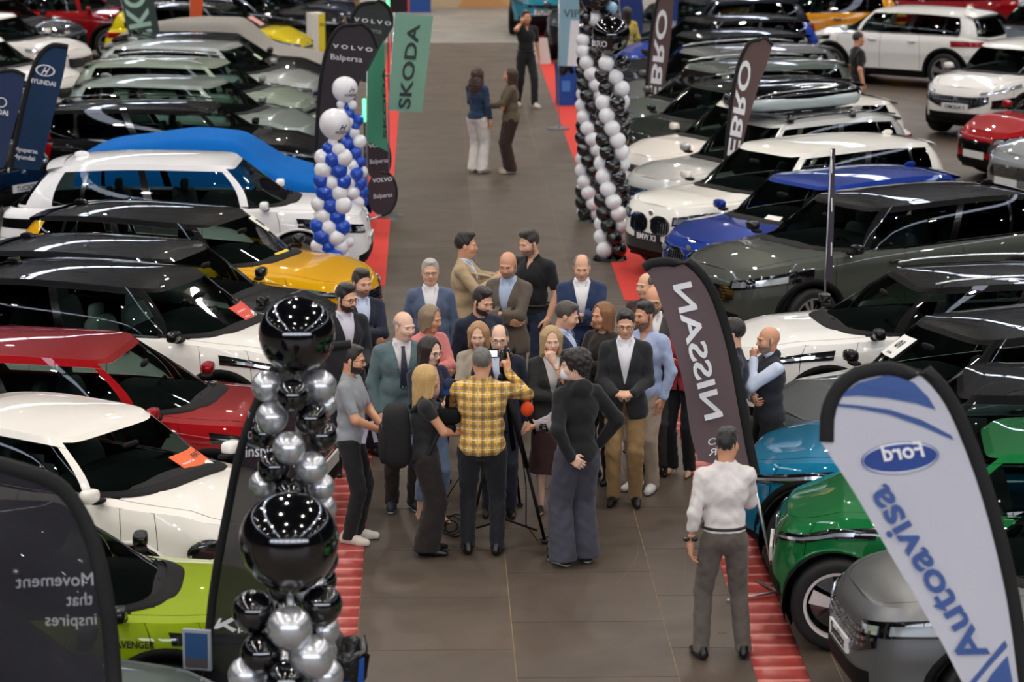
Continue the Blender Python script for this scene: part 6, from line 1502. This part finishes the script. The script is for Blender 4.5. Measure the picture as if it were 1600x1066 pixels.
# ------------------------------------------------------------------ broadcast kit
p0 = PY(790, 568, G(790, 840).y+.15)
tv = thing('television_camera', 'black television camera with a small viewfinder screen on the tripod', 'camera', p0, math.radians(88))
MB().ball((0, 0, 0), (.17, .055, .075), 18, 10, .45).build('camera_body', PLAS, tv, True); MB().lathe([(.0, 0), (.045, 0), (.048, .10), (.062, .12), (.066, .20), (.055, .20), (0, .18)], 18, 'z').build('lens', BLK, tv, True).matrix_local = Matrix.Translation((.15, 0, .01)) @ Matrix.Rotation(math.pi/2, 4, 'Y')
MB().box(-.04, .0, .06, .17, .06, .13).build('viewfinder', PLAS, tv); MB().box(-.045, -.041, .07, .16, .068, .122).build('viewfinder_screen', mat('screen_lit', 'cfd6de', .3, emit='cfd8e4', es=.9), tv)
MB().tube([(-.10, 0, .07), (-.06, 0, .13), (.08, 0, .13), (.11, 0, .07)], .012, 6).build('carry_handle', PLAS, tv, True); MB().tube([(.02, -.07, .10), (.22, -.07, .10)], .018, 8).build('shotgun_microphone', PLAS, tv, True)
tp = thing('camera_tripod', 'black camera tripod with spread legs in front of the cameraman', 'tripod', (p0.x, p0.y, 0))
hub = Vector((0, 0, p0.z-.10)); MB().lathe([(0, 0), (.06, 0), (.07, -.04), (.04, -.10), (0, -.12)], 14, 'z', tuple(hub)).build('tripod_head', PLAS, tp, True)
for (fx_, fy_) in ((733, 845), (851, 850), (812, 792)):
    g = G(fx_, fy_)-Vector((p0.x, p0.y, 0)); mid = hub*.45+g*.55
    l = MB(); l.tube([hub-Vector((0, 0, .08)), mid], .022, 8); l.tube([mid, g+Vector((0, 0, .03))], .014, 8); o = l.build('leg', PLAS, tp, True); MB().ball(g+Vector((0, 0, .02)), (.035, .035, .018), 10, 6).build('foot', RUB, o, True)
for i in range(3): pass
g1, g2 = G(733, 845)-Vector((p0.x, p0.y, 0)), G(851, 850)-Vector((p0.x, p0.y, 0)); MB().tube([g1*.8+Vector((0, 0, .10)), Vector((0, 0, .12)), g2*.8+Vector((0, 0, .10))], .01, 6).build('spreader', PLAS, tp, True)
# cables
cb = MB(); pts = []
for a in np.linspace(0, 7*math.pi, 90): pts.append(G(706+15*math.cos(a)+6*math.sin(a*.37), 822+13*math.sin(a)+5*math.cos(a*.61), .012+.010*math.sin(a*1.3)+.01))
pts += [G(688, 800, .02), G(700, 775, .02), G(722, 740, .3), PY(722, 700, p0.y-.3)]
o = cb.tube(pts, .006, 5).build('cable', PLAS, None, True); tag(o, 'black coiled cable lying on the floor beside the blonde woman', 'cable')
o = MB().tube([p0+Vector((.05, -.1, -.06)), G(822, 760, .6), G(822, 820, .1), G(840, 845, .012), G(862, 836, .012), G(880, 820, .012)], .005, 5).build('cable', PLAS, None, True); tag(o, 'thin black cable hanging down the tripod to the floor', 'cable')
# microphones
om = mat('foam_orange', 'f0501c', .8, bump=.3, bscale=300)
def mic(lb, P, tip, m, r=.045, band=None):
    d = (Vector(tip)-Vector(P)).normalized(); t = thing('microphone', lb, 'microphone', P)
    MB().tube([-d*.10, d*.10], [.014, .018], 10).build('handle', PLAS, t, True); MB().ball(d*.13, (r, r, r*1.2), 16, 12).build('foam_head', m, t, True)
    if band: MB().lathe([(r*.72, -.02), (r*.95, -.02), (r*.95, .03), (r*.72, .03)], 4, 'z', tuple(d*.07)).build('flag_cube', band, t)
hp = mic_pts[-1]; mic('orange foam microphone held out towards the blond woman in the leather jacket', PY(855, 633, hp.y-.05) if False else hp+Vector((-.02, -.04, .04)), hp+Vector((-.10, -.06, .3)), om, .055)
t = thing('photo_camera', 'black photo camera with a long lens hanging at the hooded man\'s left side', 'camera', PY(866, 668, hp.y-.12), math.radians(200))
MB().ball((0, 0, 0), (.045, .075, .055), 14, 8, .45).build('camera_body', PLAS, t, True); MB().lathe([(0, 0), (.036, 0), (.040, .09), (.034, .09), (0, .07)], 16, 'z').build('lens', BLK, t, True).matrix_local = Matrix.Translation((.03, 0, 0)) @ Matrix.Rotation(math.pi/2, 4, 'Y')
o = MB().tube([Vector((0, .05, .05)), Vector((-.15, .03, .45)), Vector((-.2, .0, .6))], .006, 5).build('strap', PLAS, t, True)
bx = PY(699, 625, BPK.location.y); mic('dark blue station microphone in the blonde woman\'s hands', bx, bx+Vector((.02, 0, .3)), mat('foam_navy', '14264a', .8, bump=.3, bscale=300), .048, mat('cube_blue', '17498f', .5))
t = thing('photo_camera', 'black video camera held low by the blonde woman with the backpack', 'camera', PY(700, 650, BPK.location.y-.05), 0); MB().ball((0, 0, 0), (.11, .05, .07), 14, 8, .5).build('camera_body', PLAS, t, True); MB().ball((.0, .0, -.11), (.07, .05, .05), 12, 8, .7).build('battery_grip', PLAS, t, True)
# backpack
bm_ = mat('backpack_cloth', '111113', .85, bump=.4, bscale=160)
bp = thing('backpack', 'big black camera backpack on the back of the blonde woman', 'backpack', Vector((BPK.location.x, BPK.location.y, 0)), R(4)); bz = 1.12*bpk_k
MB().ball((-.245, 0, bz), (.12, .165, .27), 20, 14, .55).build('main_bag', bm_, bp, True); MB().ball((-.345, 0, bz-.06), (.05, .13, .17), 16, 10, .55).build('front_pocket', bm_, bp, True)
for s in (1, -1): MB().tube([(-.13, s*.09, bz+.22), (-.03, s*.11, bz+.30), (.09, s*.11, bz+.20), (.105, s*.12, bz+.05), (.02, s*.16, bz-.12), (-.13, s*.13, bz-.2)], .020, 8).build('strap', bm_, bp, True)
for z in (.03, .10): MB().tube([(-.365, -.10, bz+z), (-.372, 0, bz+z+.02), (-.365, .10, bz+z)], .006, 5).build('zip', mat('zip_grey', '3a3a3d', .5), bp, True)
# small hand-held things
ph1 = PY(711, 601, G(668, 528, 1.66).y-.28); t = thing('mobile_phone', 'dark mobile phone held by the smiling woman with glasses', 'phone', ph1, .3); MB().box(-.035, .035, -.006, .006, -.07, .07, Matrix.Rotation(.9, 3, 'X')).build('phone_body', BLK, t)
t = thing('mobile_phone', 'phone at the ear of the man in black up the aisle', 'phone', EARP+Vector((-.02, -.06, .08)), .2); MB().box(-.008, .008, -.035, .035, -.07, .07).build('phone_body', BLK, t)
t = thing('sunglasses', 'folded dark sunglasses in the left hand of the man in the white shirt', 'sunglasses', PY(1079, 843, WS.location.y-.06), 0)
for x in (-.03, .03): MB().ball((x, 0, 0), (.026, .006, .02), 12, 6).build('dark_lens', BLK, t, True)
MB().tube([(-.055, 0, .012), (0, .004, .014), (.055, 0, .012)], .003, 5).build('frame', BLK, t, True)
yy = G(547, 541, 1.72).y-.1; t = thing('paper_sheet', 'folded lilac paper slips in the hands of the young man in the grey t-shirt', 'paper', PY(573, 665, yy), 0)
for (x, a) in ((-.01, .25), (.03, -.2)): MB().box(x, x+.035, -.002, .002, -.16, .03, Matrix.Rotation(a, 3, 'Y')).build('slip', mat('paper_lilac', 'c9c8e0', .7), t)
for (W_, lb) in ((0, 0),)[:0]: pass

# painted backdrop and blue crate at the far end of the aisle
mur = mat('mural_paint', 'c9a070', .7, spec=.2); nt = mur.node_tree; vo = nt.nodes.new('ShaderNodeTexVoronoi'); vo.inputs['Scale'].default_value = .8; ge = nt.nodes.new('ShaderNodeNewGeometry'); cr = nt.nodes.new('ShaderNodeValToRGB')
for p_, c_ in ((.0, 'c98a4a'), (.35, 'd8b48a'), (.55, 'b8b09a'), (.75, 'c46a30'), (1.0, '6a5a50')):
    e_ = cr.color_ramp.elements.new(p_) if 0 < p_ < 1 else cr.color_ramp.elements[0 if p_ == 0 else -1]; e_.color = srgb(c_)
nt.links.new(ge.outputs['Position'], vo.inputs[0]); nt.links.new(vo.outputs['Color'], cr.inputs[0]); nt.links.new(cr.outputs[0], nt.nodes['Principled BSDF'].inputs['Base Color'])
e0 = G(650, 12); e1 = G(845, 12); t = thing('backdrop_wall', 'orange and beige painted backdrop wall closing the far end of the aisle', 'wall', ((e0.x+e1.x)/2, e0.y, 0)); MB().box((e0.x-e1.x)/2, (e1.x-e0.x)/2, 0, .12, 0, 2.4).build('painted_panel', mur, t)
g_ = G(652, 18); t = thing('crate', 'small blue crate on the floor at the top left of the aisle', 'crate', g_); MB().box(-.35, .35, -.25, .25, 0, .5).build('crate_body', mat('crate_blue', '1f4f9a', .6), t)

scr = mat('scratch_light', '8c7a63', .8); flo = bpy.data.objects['floor']
for pts in ([(960, 915), (975, 900), (990, 882), (997, 866), (996, 847)], [(964, 935), (982, 938), (1012, 941)], [(1122, 989), (1135, 989)], [(1150, 1014), (1164, 1014)], [(1070, 852), (1070, 908)]):
    o = MB().tube([G(x, y, .0015) for x, y in pts], .0022, 4).build('floor_scratch', scr, flo)
